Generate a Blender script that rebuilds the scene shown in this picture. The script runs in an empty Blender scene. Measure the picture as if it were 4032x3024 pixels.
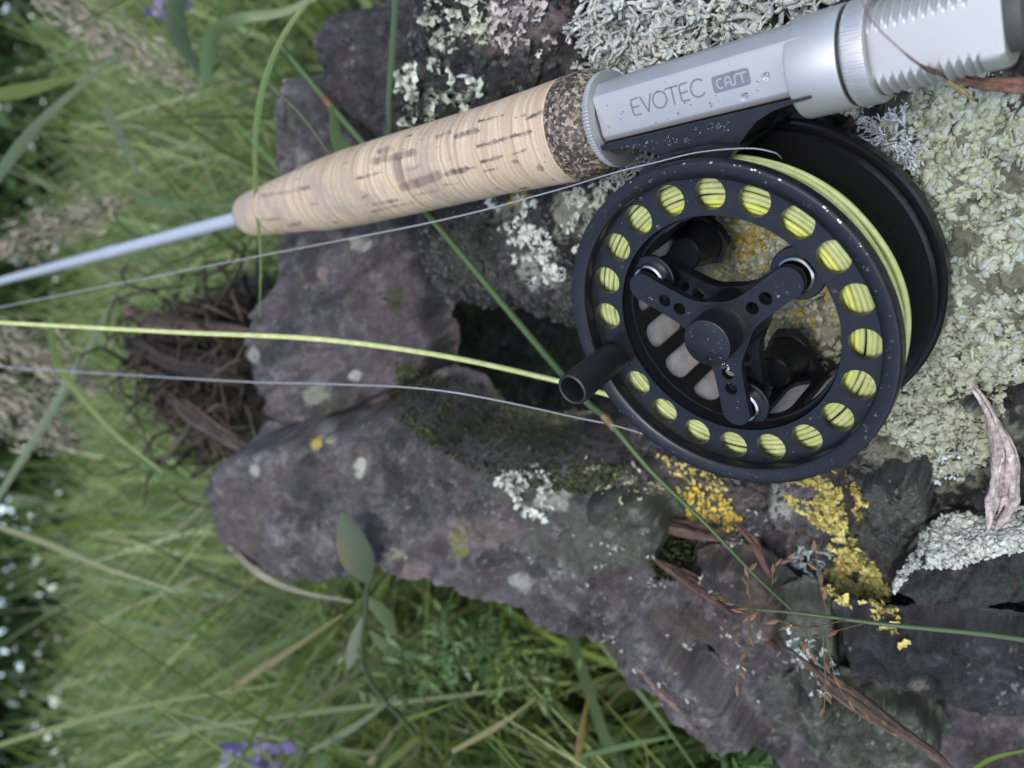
import bpy, math, random
import numpy as np
from mathutils import Matrix, Vector
from mathutils.geometry import tessellate_polygon

random.seed(7); rng = np.random.default_rng(7)
scn = bpy.context.scene
COL = scn.collection

# ------------------------------------------------------------------ camera, sky, sun, exposure
PITCH = math.radians(27.0)          # the phone was held on its side, looking 27 degrees down
CAM_H = 0.42
FPX, CX, CY = 3136.0, 2016.0, 1512.0
sp, cp = math.sin(PITCH), math.cos(PITCH)
UP = np.array([0, sp, cp]); FW = np.array([0, cp, -sp]); RT = np.array([1.0, 0, 0])
CAMP = np.array([0, 0, CAM_H])
AX = np.stack([-UP, -RT, FW])        # rows: world direction of camera right, down, forward

cam_d = bpy.data.cameras.new('camera'); cam = bpy.data.objects.new('camera', cam_d); COL.objects.link(cam)
cam_d.sensor_width = 36; cam_d.lens = 28; cam_d.clip_start = 0.01; cam_d.clip_end = 400
cam.matrix_world = Matrix((( -UP[0], RT[0], -FW[0], 0), (-UP[1], RT[1], -FW[1], 0), (-UP[2], RT[2], -FW[2], CAM_H), (0, 0, 0, 1)))
cam_d.dof.use_dof = True; cam_d.dof.focus_distance = 0.206; cam_d.dof.aperture_fstop = 12.5
scn.camera = cam

SUN_EL, SUN_AZ = math.radians(58), math.radians(200)   # azimuth measured from +Y clockwise
world = bpy.data.worlds.new('World'); scn.world = world; world.use_nodes = True
wn = world.node_tree.nodes; wl = world.node_tree.links
sky = wn.new('ShaderNodeTexSky'); sky.sky_type = 'NISHITA'; sky.sun_disc = False
sky.sun_elevation = SUN_EL; sky.sun_rotation = SUN_AZ; sky.air_density = 1.0; sky.dust_density = 1.6; sky.ozone_density = 1.0
bg = wn['Background']; bg.inputs['Strength'].default_value = 0.15
wl.new(sky.outputs['Color'], bg.inputs['Color'])
sun_d = bpy.data.lights.new('sun', 'SUN'); sun_d.energy = 0.9; sun_d.angle = math.radians(28); sun_d.color = (1, 0.97, 0.93)
sun = bpy.data.objects.new('sun', sun_d); COL.objects.link(sun)
sdir = Vector((math.sin(SUN_AZ) * math.cos(SUN_EL), math.cos(SUN_AZ) * math.cos(SUN_EL), math.sin(SUN_EL)))
sun.rotation_euler = sdir.to_track_quat('Z', 'Y').to_euler(); sun.location = (0, 0, 3)
vs = scn.view_settings; vs.view_transform = 'Standard'; vs.look = 'None'; vs.gamma = 1; vs.exposure = 1.15; vs.use_curve_mapping = False
scn.render.engine = 'CYCLES'
scn.cycles.use_denoising = True
scn.cycles.max_bounces = 8; scn.cycles.transparent_max_bounces = 12
scn.cycles.use_adaptive_sampling = False

# ------------------------------------------------------------------ helpers
def W(P):
    """camera millimetres (right, down, forward) -> world metres"""
    return np.asarray(P, float) @ AX * 0.001 + CAMP
def Wd(v): return np.asarray(v, float) @ AX
def at(px, py, Z): return np.array([(px - CX) / FPX * Z, (py - CY) / FPX * Z, Z], float)
def topx(P): return np.stack([CX + FPX * P[..., 0] / P[..., 2], CY + FPX * P[..., 1] / P[..., 2]], -1)
# the pose of the reel: centre of its rim, axes along the rod, across it, and out of its face
RC = np.array([52.0844, -12.3413, 204.8201])
RN = np.array([-0.62041248, 0.46241292, -0.63345296]); RN /= np.linalg.norm(RN)
RD = np.array([0.72046756, 0.01692307, -0.69328213]); RD -= RN * (RN @ RD); RD /= np.linalg.norm(RD)
RE = np.cross(RN, RD)
def reel_cam(x, y, z): return RC + RD * x + RE * y + RN * z
def frame_matrix(origin):
    o = W(origin); a, b, c = Wd(RD), Wd(RE), Wd(RN)
    return Matrix(((a[0], b[0], c[0], o[0]), (a[1], b[1], c[1], o[1]), (a[2], b[2], c[2], o[2]), (0, 0, 0, 1)))

def tag(o, label=None, cat=None, group=None, kind=None):
    if label: o['label'] = label
    if cat: o['category'] = cat
    if group: o['group'] = group
    if kind: o['kind'] = kind
    return o
def empty(name, M, **k):
    o = bpy.data.objects.new(name, None); COL.objects.link(o); o.matrix_world = M; o.empty_display_size = 0.01
    return tag(o, **k)
def mesh_data(name, V, faces, mat, smooth=None, color=None):
    me = bpy.data.meshes.new(name)
    V = np.asarray(V, np.float32)
    if isinstance(faces, np.ndarray):
        n, k = faces.shape
        me.vertices.add(len(V)); me.vertices.foreach_set('co', V.ravel())
        me.loops.add(n * k); me.loops.foreach_set('vertex_index', faces.astype(np.int32).ravel())
        me.polygons.add(n)
        me.polygons.foreach_set('loop_start', np.arange(0, n * k, k, dtype=np.int32))
        me.polygons.foreach_set('loop_total', np.full(n, k, np.int32))
        me.update(calc_edges=True)
    else:
        me.from_pydata(V.tolist(), [], [list(f) for f in faces]); me.update()
    me.materials.append(mat)
    if color is not None:
        c = np.ones((len(V), 4), np.float32); c[:, :3] = color
        a = me.color_attributes.new('tint', 'FLOAT_COLOR', 'POINT'); a.data.foreach_set('color', c.ravel())
    if smooth is not None:
        me.polygons.foreach_set('use_smooth', np.ones(len(me.polygons), bool))
        if smooth < 179: me.set_sharp_from_angle(angle=math.radians(smooth))
    return me
def obj(name, V, faces, mat, parent=None, smooth=None, color=None, mm=True):
    """one mesh object; with a parent the vertices are millimetres in its frame, without one they are world metres"""
    V = np.asarray(V, float)
    if parent is None:
        o0 = V.mean(0); V = V - o0
    elif mm: V = V * 0.001
    o = bpy.data.objects.new(name, mesh_data(name, V, faces, mat, smooth, color)); COL.objects.link(o)
    if parent is None: o.location = o0
    else: o.parent = parent
    return o
def merge(parts):
    Vs, Fs, n = [], [], 0
    for V, F in parts:
        Vs.append(np.asarray(V, float)); Fs += [tuple(i + n for i in f) for f in F]; n += len(V)
    return np.concatenate(Vs), Fs
def lathe(prof, N=96, rf=None, a0=0.0, a1=2 * math.pi):
    """prof: list of (r, z), turned about z; closed when first == last"""
    prof = np.array(prof, float); k = len(prof); full = abs(a1 - a0 - 2 * math.pi) < 1e-6
    th = np.linspace(a0, a1, N, endpoint=not full)
    r = np.repeat(prof[:, :1], N, 1)
    if rf is not None: r = r + rf(prof[:, 1][:, None], th[None, :], r)
    V = np.stack([r * np.cos(th), r * np.sin(th), np.repeat(prof[:, 1:2], N, 1)], -1).reshape(-1, 3)
    F = []
    for i in range(k - 1):
        for j in range(N if full else N - 1):
            j2 = (j + 1) % N
            F.append((i * N + j, i * N + j2, (i + 1) * N + j2, (i + 1) * N + j))
    return V, F
def to_x(VF):                          # turn an axis-z solid so its axis is x
    V, F = VF; return V[:, [2, 0, 1]], F
def plate(outer, holes, z0, z1, mapf=None):
    loops = [list(map(tuple, outer))] + [list(map(tuple, h)) for h in holes]
    tris = tessellate_polygon([[Vector((p[0], p[1], 0)) for p in l] for l in loops])
    pts = [p for l in loops for p in l]; n = len(pts)
    V = [(p[0], p[1], z1) for p in pts] + [(p[0], p[1], z0) for p in pts]
    F = []
    for t in tris:
        a, b, c = [Vector(pts[i]) for i in t]
        s = (b - a).cross(c - a)
        t = tuple(t) if s > 0 else tuple(t)[::-1]
        F.append(t); F.append(tuple(i + n for i in t[::-1]))
    o = 0
    for l in loops:
        k = len(l)
        for i in range(k):
            j = (i + 1) % k; F.append((o + i, o + j, n + o + j, n + o + i))
        o += k
    V = np.array(V, float)
    if mapf: V = mapf(V)
    return V, F
def circ(cx, cy, r, n=28, cw=False, a0=0):
    t = a0 + np.arange(n) / n * 2 * math.pi * (-1 if cw else 1)
    return [(cx + r * math.cos(a), cy + r * math.sin(a)) for a in t]
def tube(path, rad, N=8, flat=1.0, up=(0.3, 0.5, 0.8)):
    P = np.asarray(path, float); k = len(P); rad = np.broadcast_to(np.asarray(rad, float), (k,))
    T = np.gradient(P, axis=0); T /= np.linalg.norm(T, axis=1)[:, None] + 1e-12
    A = np.cross(T, np.asarray(up, float)); A /= np.linalg.norm(A, axis=1)[:, None] + 1e-12
    B = np.cross(T, A); th = np.arange(N) / N * 2 * math.pi
    V = P[:, None] + rad[:, None, None] * (A[:, None] * np.cos(th)[None, :, None] + B[:, None] * flat * np.sin(th)[None, :, None])
    V = V.reshape(-1, 3)
    F = [(i * N + j, i * N + (j + 1) % N, (i + 1) * N + (j + 1) % N, (i + 1) * N + j) for i in range(k - 1) for j in range(N)]
    F += [tuple(range(N))[::-1], tuple((k - 1) * N + j for j in range(N))]
    return V, F
def spline(pts, n):
    P = np.asarray(pts, float); k = len(P)
    Q = np.concatenate([[2 * P[0] - P[1]], P, [2 * P[-1] - P[-2]]])
    out = []
    for s in np.linspace(0, k - 1 - 1e-9, n):
        i = int(s); t = s - i; a, b, c, d = Q[i:i + 4]
        out.append(0.5 * (2 * b + (c - a) * t + (2 * a - 5 * b + 4 * c - d) * t * t + (3 * b - a - 3 * c + d) * t ** 3))
    return np.array(out)

# vectorised gradient noise
_perm = rng.permutation(256); _perm = np.concatenate([_perm, _perm, _perm])
_g = rng.normal(size=(256, 3)); _g /= np.linalg.norm(_g, axis=1)[:, None]
def noise(P):
    P = np.asarray(P, float); i = np.floor(P).astype(int); f = P - i; u = f * f * f * (f * (f * 6 - 15) + 10); i &= 255
    r = 0
    for dx in (0, 1):
        hx = _perm[i[..., 0] + dx]; wx = u[..., 0] if dx else 1 - u[..., 0]
        for dy in (0, 1):
            hy = _perm[hx + i[..., 1] + dy]; wy = wx * (u[..., 1] if dy else 1 - u[..., 1])
            for dz in (0, 1):
                g = _g[_perm[hy + i[..., 2] + dz]]
                r = r + wy * (u[..., 2] if dz else 1 - u[..., 2]) * ((f[..., 0] - dx) * g[..., 0] + (f[..., 1] - dy) * g[..., 1] + (f[..., 2] - dz) * g[..., 2])
    return r * 1.5
def fbm(P, scale, oct=4, gain=0.5, off=0.0):
    r = 0; a = 1; s = 1.0 / scale
    for o in range(oct):
        r = r + a * noise(P * s + off + o * 17.3); a *= gain; s *= 2.03
    return r
def cells(U, seed):
    """broken faces: nearest and second nearest of jittered points; returns F1 offset vector, F2 - F1, three random numbers per cell"""
    s0 = int(seed * 13) & 255; i = np.floor(U).astype(int); best = np.full(U.shape[:-1], 9.0); sec = best.copy(); off = np.zeros(U.shape); rid = np.zeros(U.shape[:-1], int)
    for dx in (-1, 0, 1):
        for dy in (-1, 0, 1):
            h = _perm[(_perm[(i[..., 0] + dx) & 255] + i[..., 1] + dy + s0) & 255]; g = _g[h]
            q = np.stack([i[..., 0] + dx + 0.5 + 0.62 * g[..., 0], i[..., 1] + dy + 0.5 + 0.62 * g[..., 1]], -1) - U; dd = np.linalg.norm(q, axis=-1)
            m = dd < best; sec = np.where(m, best, np.minimum(sec, dd)); best = np.where(m, dd, best); off = np.where(m[..., None], -q, off); rid = np.where(m, h, rid)
    k = np.arange(256); R3 = np.stack([_perm[k] / 127.5 - 1, _perm[k + 97] / 127.5 - 1, _perm[(k + 31) % 256 + 150] / 127.5 - 1], -1)
    return off, sec - best, R3[rid]
def sstep(a, b, x): t = np.clip((x - a) / (b - a), 0, 1); return t * t * (3 - 2 * t)

def inside(poly, p):
    poly = np.asarray(poly, float); x, y = p[..., 0], p[..., 1]; r = np.zeros(x.shape, bool)
    for i in range(len(poly)):
        x1, y1 = poly[i - 1]; x2, y2 = poly[i]
        if y1 == y2: continue
        c = ((y1 > y) != (y2 > y)) & (x < (x2 - x1) * (y - y1) / (y2 - y1) + x1); r ^= c
    return r
def sdist(poly, p):
    poly = np.asarray(poly, float); d = np.full(p.shape[:-1], 1e9)
    for i in range(len(poly)):
        a, b = poly[i - 1], poly[i]; ab = b - a; L = ab @ ab + 1e-12
        t = np.clip(((p - a) @ ab) / L, 0, 1); d = np.minimum(d, np.linalg.norm(p - a - t[..., None] * ab, axis=-1))
    return np.where(inside(poly, p), d, -d)

# ------------------------------------------------------------------ materials
def mat(name, base=(0.5, 0.5, 0.5), rough=0.5, metal=0.0, build=None, **kw):
    m = bpy.data.materials.new(name); m.use_nodes = True
    b = m.node_tree.nodes['Principled BSDF']
    b.inputs['Base Color'].default_value = (*base, 1); b.inputs['Roughness'].default_value = rough; b.inputs['Metallic'].default_value = metal
    for k, v in kw.items(): b.inputs[k].default_value = v
    if build: build(m.node_tree.nodes, m.node_tree.links, b)
    return m
def nn(N, t, **kw):
    n = N.new(t)
    for k, v in kw.items():
        if k in n.inputs: n.inputs[k].default_value = v
        else: setattr(n, k, v)
    return n
def ramp(N, L, src, stops):
    r = N.new('ShaderNodeValToRGB'); e = r.color_ramp.elements
    while len(e) < len(stops): e.new(0.5)
    for i, (p, c) in enumerate(stops): e[i].position = p; e[i].color = (*c, 1) if len(c) == 3 else c
    L.new(src, r.inputs['Fac']); return r
def coords(N, L, scale=(1, 1, 1), kind='Object'):
    t = N.new('ShaderNodeTexCoord'); m = N.new('ShaderNodeMapping'); m.inputs['Scale'].default_value = scale
    L.new(t.outputs[kind], m.inputs['Vector']); return m.outputs['Vector']
def noise_n(N, L, vec, scale, detail=4, rough=0.6):
    n = nn(N, 'ShaderNodeTexNoise', Scale=scale, Detail=detail, Roughness=rough); L.new(vec, n.inputs['Vector']); return n
def bump(N, L, b, h, strength, dist):
    n = nn(N, 'ShaderNodeBump', Strength=strength, Distance=dist); L.new(h, n.inputs['Height']); L.new(n.outputs['Normal'], b.inputs['Normal']); return n
def mixc(N, L, fac, a, b, mode='MIX'):
    m = N.new('ShaderNodeMix'); m.data_type = 'RGBA'; m.blend_type = mode
    for sock, v in ((m.inputs[0], fac), (m.inputs[6], a), (m.inputs[7], b)):
        if hasattr(v, 'is_output') or hasattr(v, 'links'): L.new(v, sock)
        elif isinstance(v, (int, float)): sock.default_value = v
        else: sock.default_value = (*v, 1)
    return m.outputs[2]

def rock_nodes(N, L, b):
    a = nn(N, 'ShaderNodeAttribute', attribute_name='tint')
    v = coords(N, L)
    n1 = noise_n(N, L, v, 900, 5, 0.7); n2 = noise_n(N, L, v, 2600, 3, 0.7)
    r = ramp(N, L, n1.outputs['Fac'], [(0.3, (0.72, 0.72, 0.72)), (0.7, (1.28, 1.28, 1.28))])
    L.new(mixc(N, L, 1.0, a.outputs['Color'], r.outputs['Color'], 'MULTIPLY'), b.inputs['Base Color'])
    rr = ramp(N, L, noise_n(N, L, v, 160, 4).outputs['Fac'], [(0.35, (0.16, 0.16, 0.16)), (0.65, (0.60, 0.60, 0.60))])
    L.new(rr.outputs['Color'], b.inputs['Roughness'])
    add = nn(N, 'ShaderNodeMath', operation='ADD'); L.new(n1.outputs['Fac'], add.inputs[0]); L.new(n2.outputs['Fac'], add.inputs[1])
    bump(N, L, b, add.outputs[0], 0.9, 0.0009)
M_ROCK = mat('wet_lichen_rock', rough=0.55, build=rock_nodes)
def tint_nodes(scale, lo, hi, bs, bd):
    def f(N, L, b):
        a = nn(N, 'ShaderNodeAttribute', attribute_name='tint'); v = coords(N, L)
        n = noise_n(N, L, v, scale, 4, 0.65)
        r = ramp(N, L, n.outputs['Fac'], [(0.3, (lo,) * 3), (0.7, (hi,) * 3)])
        L.new(mixc(N, L, 1.0, a.outputs['Color'], r.outputs['Color'], 'MULTIPLY'), b.inputs['Base Color'])
        bump(N, L, b, n.outputs['Fac'], bs, bd)
    return f
M_LICHEN = mat('lichen', rough=0.9, build=tint_nodes(1500, 0.75, 1.2, 0.5, 0.0003))
M_BARK = mat('bark', rough=0.85, build=tint_nodes(700, 0.5, 1.4, 0.8, 0.0006))
M_SOIL = mat('meadow_soil', rough=0.95, build=tint_nodes(40, 0.6, 1.3, 0.6, 0.01))
def leaf_mat(name, trans=0.35, rough=0.5):
    m = bpy.data.materials.new(name); m.use_nodes = True; N = m.node_tree.nodes; L = m.node_tree.links
    b = N['Principled BSDF']; b.inputs['Roughness'].default_value = rough
    a = nn(N, 'ShaderNodeAttribute', attribute_name='tint'); L.new(a.outputs['Color'], b.inputs['Base Color'])
    t = N.new('ShaderNodeBsdfTranslucent'); L.new(a.outputs['Color'], t.inputs['Color'])
    x = N.new('ShaderNodeMixShader'); x.inputs[0].default_value = trans
    L.new(b.outputs[0], x.inputs[1]); L.new(t.outputs[0], x.inputs[2]); L.new(x.outputs[0], N['Material Output'].inputs['Surface'])
    return m
M_GRASS = leaf_mat('grass_blade', 0.45, 0.4)
M_STRAW = leaf_mat('dry_straw', 0.2, 0.7)

def black_nodes(N, L, b):
    v = coords(N, L)
    n = noise_n(N, L, v, 260, 4, 0.6)
    r = ramp(N, L, n.outputs['Fac'], [(0.35, (0.24,) * 3), (0.65, (0.40,) * 3)]); L.new(r.outputs['Color'], b.inputs['Roughness'])
    n2 = noise_n(N, L, v, 5000, 2, 0.5); bump(N, L, b, n2.outputs['Fac'], 0.08, 0.0001)
M_BLACK = mat('black_anodised_aluminium', (0.008, 0.008, 0.010), 0.32, 0.0, black_nodes, **{'Specular IOR Level': 0.45})
M_GLOSS = mat('glossy_black_aluminium', (0.006, 0.006, 0.007), 0.22, 0.0, None, **{'Specular IOR Level': 0.3})
M_RUBBER = mat('black_plastic', (0.008, 0.008, 0.009), 0.5)
def silver_nodes(N, L, b):
    v = coords(N, L)
    n = noise_n(N, L, v, 6000, 2, 0.5); bump(N, L, b, n.outputs['Fac'], 0.06, 0.0001)
    n2 = noise_n(N, L, v, 120, 3, 0.6)
    r = ramp(N, L, n2.outputs['Fac'], [(0.3, (0.46,) * 3), (0.7, (0.56,) * 3)]); L.new(r.outputs['Color'], b.inputs['Roughness'])
M_SILVER = mat('satin_silver_aluminium', (0.42, 0.425, 0.42), 0.48, 0.6, silver_nodes)
M_LETTER = mat('etched_grey', (0.13, 0.14, 0.17), 0.7, 0.0)
M_STEEL = mat('polished_steel', (0.42, 0.41, 0.40), 0.18, 1.0)
def cork_nodes(N, L, b):
    a = nn(N, 'ShaderNodeAttribute', attribute_name='tint'); v = coords(N, L)
    n = noise_n(N, L, v, 1800, 3, 0.6); r = ramp(N, L, n.outputs['Fac'], [(0.3, (0.86,) * 3), (0.7, (1.1,) * 3)])
    L.new(mixc(N, L, 1.0, a.outputs['Color'], r.outputs['Color'], 'MULTIPLY'), b.inputs['Base Color'])
    bump(N, L, b, n.outputs['Fac'], 0.25, 0.0003)
M_CORK = mat('worn_cork', rough=0.75, build=cork_nodes)
def comp_nodes(N, L, b):
    v = coords(N, L)
    vo = nn(N, 'ShaderNodeTexVoronoi', Scale=1250.0); L.new(v, vo.inputs['Vector'])
    s = N.new('ShaderNodeSeparateColor'); L.new(vo.outputs['Color'], s.inputs[0])
    r = ramp(N, L, s.outputs[0], [(0.0, (0.018, 0.014, 0.010)), (0.45, (0.062, 0.045, 0.032)), (0.75, (0.18, 0.135, 0.092)), (1.0, (0.33, 0.26, 0.19))])
    L.new(r.outputs['Color'], b.inputs['Base Color']); bump(N, L, b, vo.outputs['Distance'], 0.4, 0.0003)
M_COMP = mat('rubberised_cork', rough=0.6, build=comp_nodes)
M_BLANK = mat('grey_blue_rod_blank', (0.42, 0.455, 0.49), 0.35, 0.3)
def line_nodes(c1, c2):
    def f(N, L, b):
        v = coords(N, L); n = noise_n(N, L, v, 300, 3)
        r = ramp(N, L, n.outputs['Fac'], [(0.3, c1), (0.7, c2)]); L.new(r.outputs['Color'], b.inputs['Base Color'])
    return f
M_LINE = mat('olive_fly_line', rough=0.5, build=line_nodes((0.33, 0.37, 0.13), (0.47, 0.50, 0.22)))
M_LINE2 = mat('bright_yellow_line', rough=0.45, build=line_nodes((0.46, 0.50, 0.09), (0.56, 0.60, 0.13)))
M_BACKING = mat('grey_backing_line', rough=0.7, build=line_nodes((0.42, 0.39, 0.37), (0.60, 0.57, 0.54)))
M_LEADER = mat('clear_leader', (0.36, 0.37, 0.38), 0.25, 0.0, None, **{'Transmission Weight': 0.3})
M_WATER = mat('water', (1, 1, 1), 0.0, 0.0, None, **{'Transmission Weight': 1.0, 'IOR': 1.33})

# ------------------------------------------------------------------ the setting: ground and far hedge
def ground():
    n = 90; xs = np.sign(np.linspace(-1, 1, n)) * np.abs(np.linspace(-1, 1, n)) ** 2.2 * 60
    X, Y = np.meshgrid(xs, xs + 3, indexing='ij')
    P = np.stack([X, Y, np.zeros_like(X)], -1); P[..., 2] = 0.03 * noise(P * 1.3) + 0.25 * noise(P * 0.12) * np.clip(np.hypot(X, Y) / 10, 0, 1)
    V = P.reshape(-1, 3); i = np.arange(n * n).reshape(n, n)
    F = np.stack([i[:-1, :-1], i[1:, :-1], i[1:, 1:], i[:-1, 1:]], -1).reshape(-1, 4)
    k = (0.5 + 0.5 * noise(V * 4))[:, None]
    c = np.array([0.06, 0.065, 0.022]) * (1 - k) + np.array([0.10, 0.14, 0.035]) * k
    o = obj('ground', V, F, M_SOIL, smooth=180, color=c); tag(o, 'dark soil of the grassy meadow', None, None, 'structure')
ground()

def leaves_mass(name, centres, radii, n, size, c0, c1, label, cat, kind=None, group=None, normal_up=0.3):
    k = rng.integers(0, len(centres), n)
    d = rng.normal(size=(n, 3)); d /= np.linalg.norm(d, axis=1)[:, None]
    d *= rng.random((n, 1)) ** 0.45
    P = np.asarray(centres)[k] + d * np.asarray(radii)[k]
    a = rng.normal(size=(n, 3)); a[:, 2] += 0.0; a /= np.linalg.norm(a, axis=1)[:, None]
    b = np.cross(a, rng.normal(size=(n, 3))); b /= np.linalg.norm(b, axis=1)[:, None]
    s = size * (0.6 + 0.8 * rng.random((n, 1)))
    V = np.stack([P - a * s, P + b * s * 0.42, P + a * s, P - b * s * 0.42], 1).reshape(-1, 3)
    F = np.arange(4 * n).reshape(n, 4)
    t = rng.random((n, 1)); c = np.repeat(np.asarray(c0) * (1 - t) + np.asarray(c1) * t, 4, 0)
    o = obj(name, V, F, M_GRASS, color=c); return tag(o, label, cat, group, kind)
hc, hr = [], []
for a in np.linspace(-1.35, 1.35, 150):
    for h in np.arange(0.1, 4.2, 0.42):
        if -0.43 < a < -0.13 and 0.35 < h < 1.6 and rng.random() < 0.1: continue
        D = 6.0 + rng.random() * 2.0
        hc.append((D * math.sin(a), D * math.cos(a), h + rng.normal() * 0.15)); hr.append((0.42, 0.42, 0.40))
for a in np.linspace(-1.35, 1.35, 110):
    for h in np.arange(0.2, 5.0, 0.6):
        if -0.45 < a < -0.11 and 0.35 < h < 1.9: continue
        hc.append((9.0 * math.sin(a), 9.0 * math.cos(a), h)); hr.append((0.6, 0.5, 0.5))
leaves_mass('hedge', hc, hr, 180000, 0.075, (0.045, 0.085, 0.030), (0.10, 0.17, 0.055), 'green far hedge behind the meadow with pale sky gaps', 'hedge', 'stuff')

# ------------------------------------------------------------------ stones
STONES = {}
def stone(name, outline, P0, nrm, step, label, cols, edge=10, drop=9.0, amp=1.0, relief=None, jitter=5, depth=70, group=None, seed=0.0, tint=None, cat='rock', strata=None, facets=(), rough=0.7):
    """a boulder: a face in the plane (P0, nrm) cut to a traced outline, with a rounded shoulder and deep sides"""
    n = np.asarray(nrm, float); n /= np.linalg.norm(n)
    a = np.cross(n, [0, 1, 0]); a /= np.linalg.norm(a); b = np.cross(n, a)
    def onplane(q):
        r = np.array([(q[0] - CX) / FPX, (q[1] - CY) / FPX, 1.0]); t = (P0 @ n) / (r @ n); w = r * t - P0
        return np.array([w @ a, w @ b])
    poly = np.array([onplane(q) for q in outline])
    out = depth / drop + 4
    lo, hi = poly.min(0) - out, poly.max(0) + out
    us = np.arange(lo[0], hi[0], step); vs_ = np.arange(lo[1], hi[1], step)
    U, V = np.meshgrid(us, vs_, indexing='ij'); UV = np.stack([U, V], -1)
    Q = P0 + U[..., None] * a + V[..., None] * b
    wob = fbm(Q, 45, 4, 0.55, seed) * jitter
    d = sdist(poly, UV) + wob
    h = np.where(d > edge, 0, 0.0)
    t = np.clip((edge - d) / edge, 0, 1); h = -edge * 0.9 * (1 - np.sqrt(np.clip(1 - t * t, 0, 1)))
    ds = sdist(poly, UV) + fbm(Q, 45, 2, 0.4, seed) * jitter
    h = np.where(d < 0, -edge * 0.9 + np.minimum(ds, 0) * drop, h)
    h = np.maximum(h, -depth)
    hh = fbm(Q, 70, 3, 0.5, seed + 3) * 6.0 + fbm(Q, 18, 4, 0.6, seed + 5) * 2.6 + np.abs(fbm(Q, 26, 4, 0.55, seed + 9)) * -3.4 + fbm(Q, 4.5, 4, 0.65, seed + 11) * 0.8 - np.abs(fbm(Q, 7.0, 3, 0.6, seed + 15)) * 1.1 + fbm(Q, 1.3, 2, 0.6, seed + 13) * 0.2
    ck = np.abs(fbm(Q, 38, 4, 0.55, seed + 17)); hh = hh - 3.5 * np.exp(-(ck / 0.02) ** 2) * sstep(-0.1, 0.3, fbm(Q, 60, 2, 0.5, seed + 19))
    q = fbm(Q, 55, 3, 0.5, seed + 33) * 9 + (Q @ a) * 0.10 + (Q @ b) * 0.06
    for st, k in ((3.2, 0.75), (1.1, 0.45)):
        z = q / st + fbm(Q, 12, 3, 0.6, seed + 37) * 0.35; fr = z - np.floor(z); h = h + k * st * (np.floor(z) + sstep(0.8, 1.0, fr) - z)
    px = topx(Q)
    if strata is not None:
        e0, e1 = onplane(strata[0]), onplane(strata[1]); al = (e1 - e0) / np.linalg.norm(e1 - e0); la = UV @ al; ac = UV @ np.array([-al[1], al[0]])
        S3 = np.stack([la / 90, ac / 7.0, np.full(la.shape, seed)], -1); r1 = fbm(S3, 1.0, 4, 0.6)
        q2 = ac + fbm(Q, 60, 3, 0.5, seed + 51) * 14; z2 = q2 / 9.0; f2 = z2 - np.floor(z2)
        hh = hh + r1 * 2.2 + 2.6 * (sstep(0.0, 0.16, f2) - f2) * sstep(-0.35, 0.2, fbm(Q, 50, 2, 0.5, seed + 53))
    wq = np.stack([fbm(Q, 20, 3, 0.6, seed + 61), fbm(Q, 20, 3, 0.6, seed + 63)], -1) * 4
    if strata is not None: base2 = np.stack([la / 2.6, ac], -1)
    else: base2 = UV @ np.array([[0.62, -0.78], [0.78, 0.62]]) * np.array([0.55, 1.0])
    tone = 0
    for sc, oa, ta, ca in ((24.0, 2.6, 0.20, 1.6), (9.0, 1.1, 0.24, 0.7), (3.6, 0.38, 0.22, 0.0)):
        of, gap, r3 = cells((base2 + wq) / sc, seed + sc); msk = sstep(-0.3, 0.25, fbm(Q, 60, 2, 0.5, seed + 65 + sc))
        hh = hh + msk * (oa * r3[..., 0] + ta * sc * (of * r3[..., 1:]).sum(-1)) - ca * msk * np.exp(-(gap / 0.06) ** 2); tone = tone + msk * r3[..., 1] * 0.17
    for (p0, p1, sl) in facets:
        g0, g1 = onplane(p0), onplane(p1); e = (g1 - g0) / np.linalg.norm(g1 - g0); sd = (UV - g0) @ np.array([-e[1], e[0]]) + fbm(Q, 30, 3, 0.5, seed + 57) * 5
        side = np.sign((onplane((p0[0] + (p1[1] - p0[1]), p0[1] - (p1[0] - p0[0]))) - g0) @ np.array([-e[1], e[0]]))
        h = h - sl * np.maximum(0, sd * side)
    h = h + hh * np.where(d < -1, 0.25, 1.0) * amp
    if relief: h = h + relief(Q, px)
    Pn = Q + h[..., None] * n
    keep = d > -out + 1
    idx = np.full(d.shape, -1); idx[keep] = np.arange(keep.sum())
    f = np.stack([idx[:-1, :-1], idx[1:, :-1], idx[1:, 1:], idx[:-1, 1:]], -1).reshape(-1, 4); f = f[(f >= 0).all(1)]
    du = np.gradient(Pn, axis=0); dv = np.gradient(Pn, axis=1); nr = np.cross(du, dv); nr /= np.linalg.norm(nr, axis=-1)[..., None] + 1e-12
    if (nr * n).sum(-1).mean() < 0: nr = -nr; f = f[:, ::-1]
    VV = Pn[keep]; px = topx(VV)
    k1 = sstep(-0.5, 0.6, fbm(VV, 30, 4, 0.6, seed + 21))[:, None]; k2 = sstep(-0.1, 0.7, fbm(VV, 9, 4, 0.65, seed + 25))[:, None]; k3 = sstep(0.1, 0.6, fbm(VV, 16, 4, 0.65, seed + 29))[:, None]
    c = np.asarray(cols[0]) * (1 - k1) + np.asarray(cols[1]) * k1
    c = c * (1 - 0.8 * k2) + np.asarray(cols[2]) * 0.8 * k2
    c = c * np.exp(tone[keep])[:, None]
    c = c * (1 - 0.6 * k3) + np.asarray(cols[3]) * 0.6 * k3
    c = c * np.exp(rough * fbm(VV, 3.0, 4, 0.7, seed + 43) + 0.5 * fbm(VV, 22, 4, 0.55, seed + 45))[:, None]
    sk = (sstep(0.52, 0.7, fbm(VV, 2.2, 2, 0.6, seed + 47)) * sstep(-0.2, 0.4, fbm(VV, 25, 2, 0.6, seed + 49)) * 0.7)[:, None]
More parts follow.
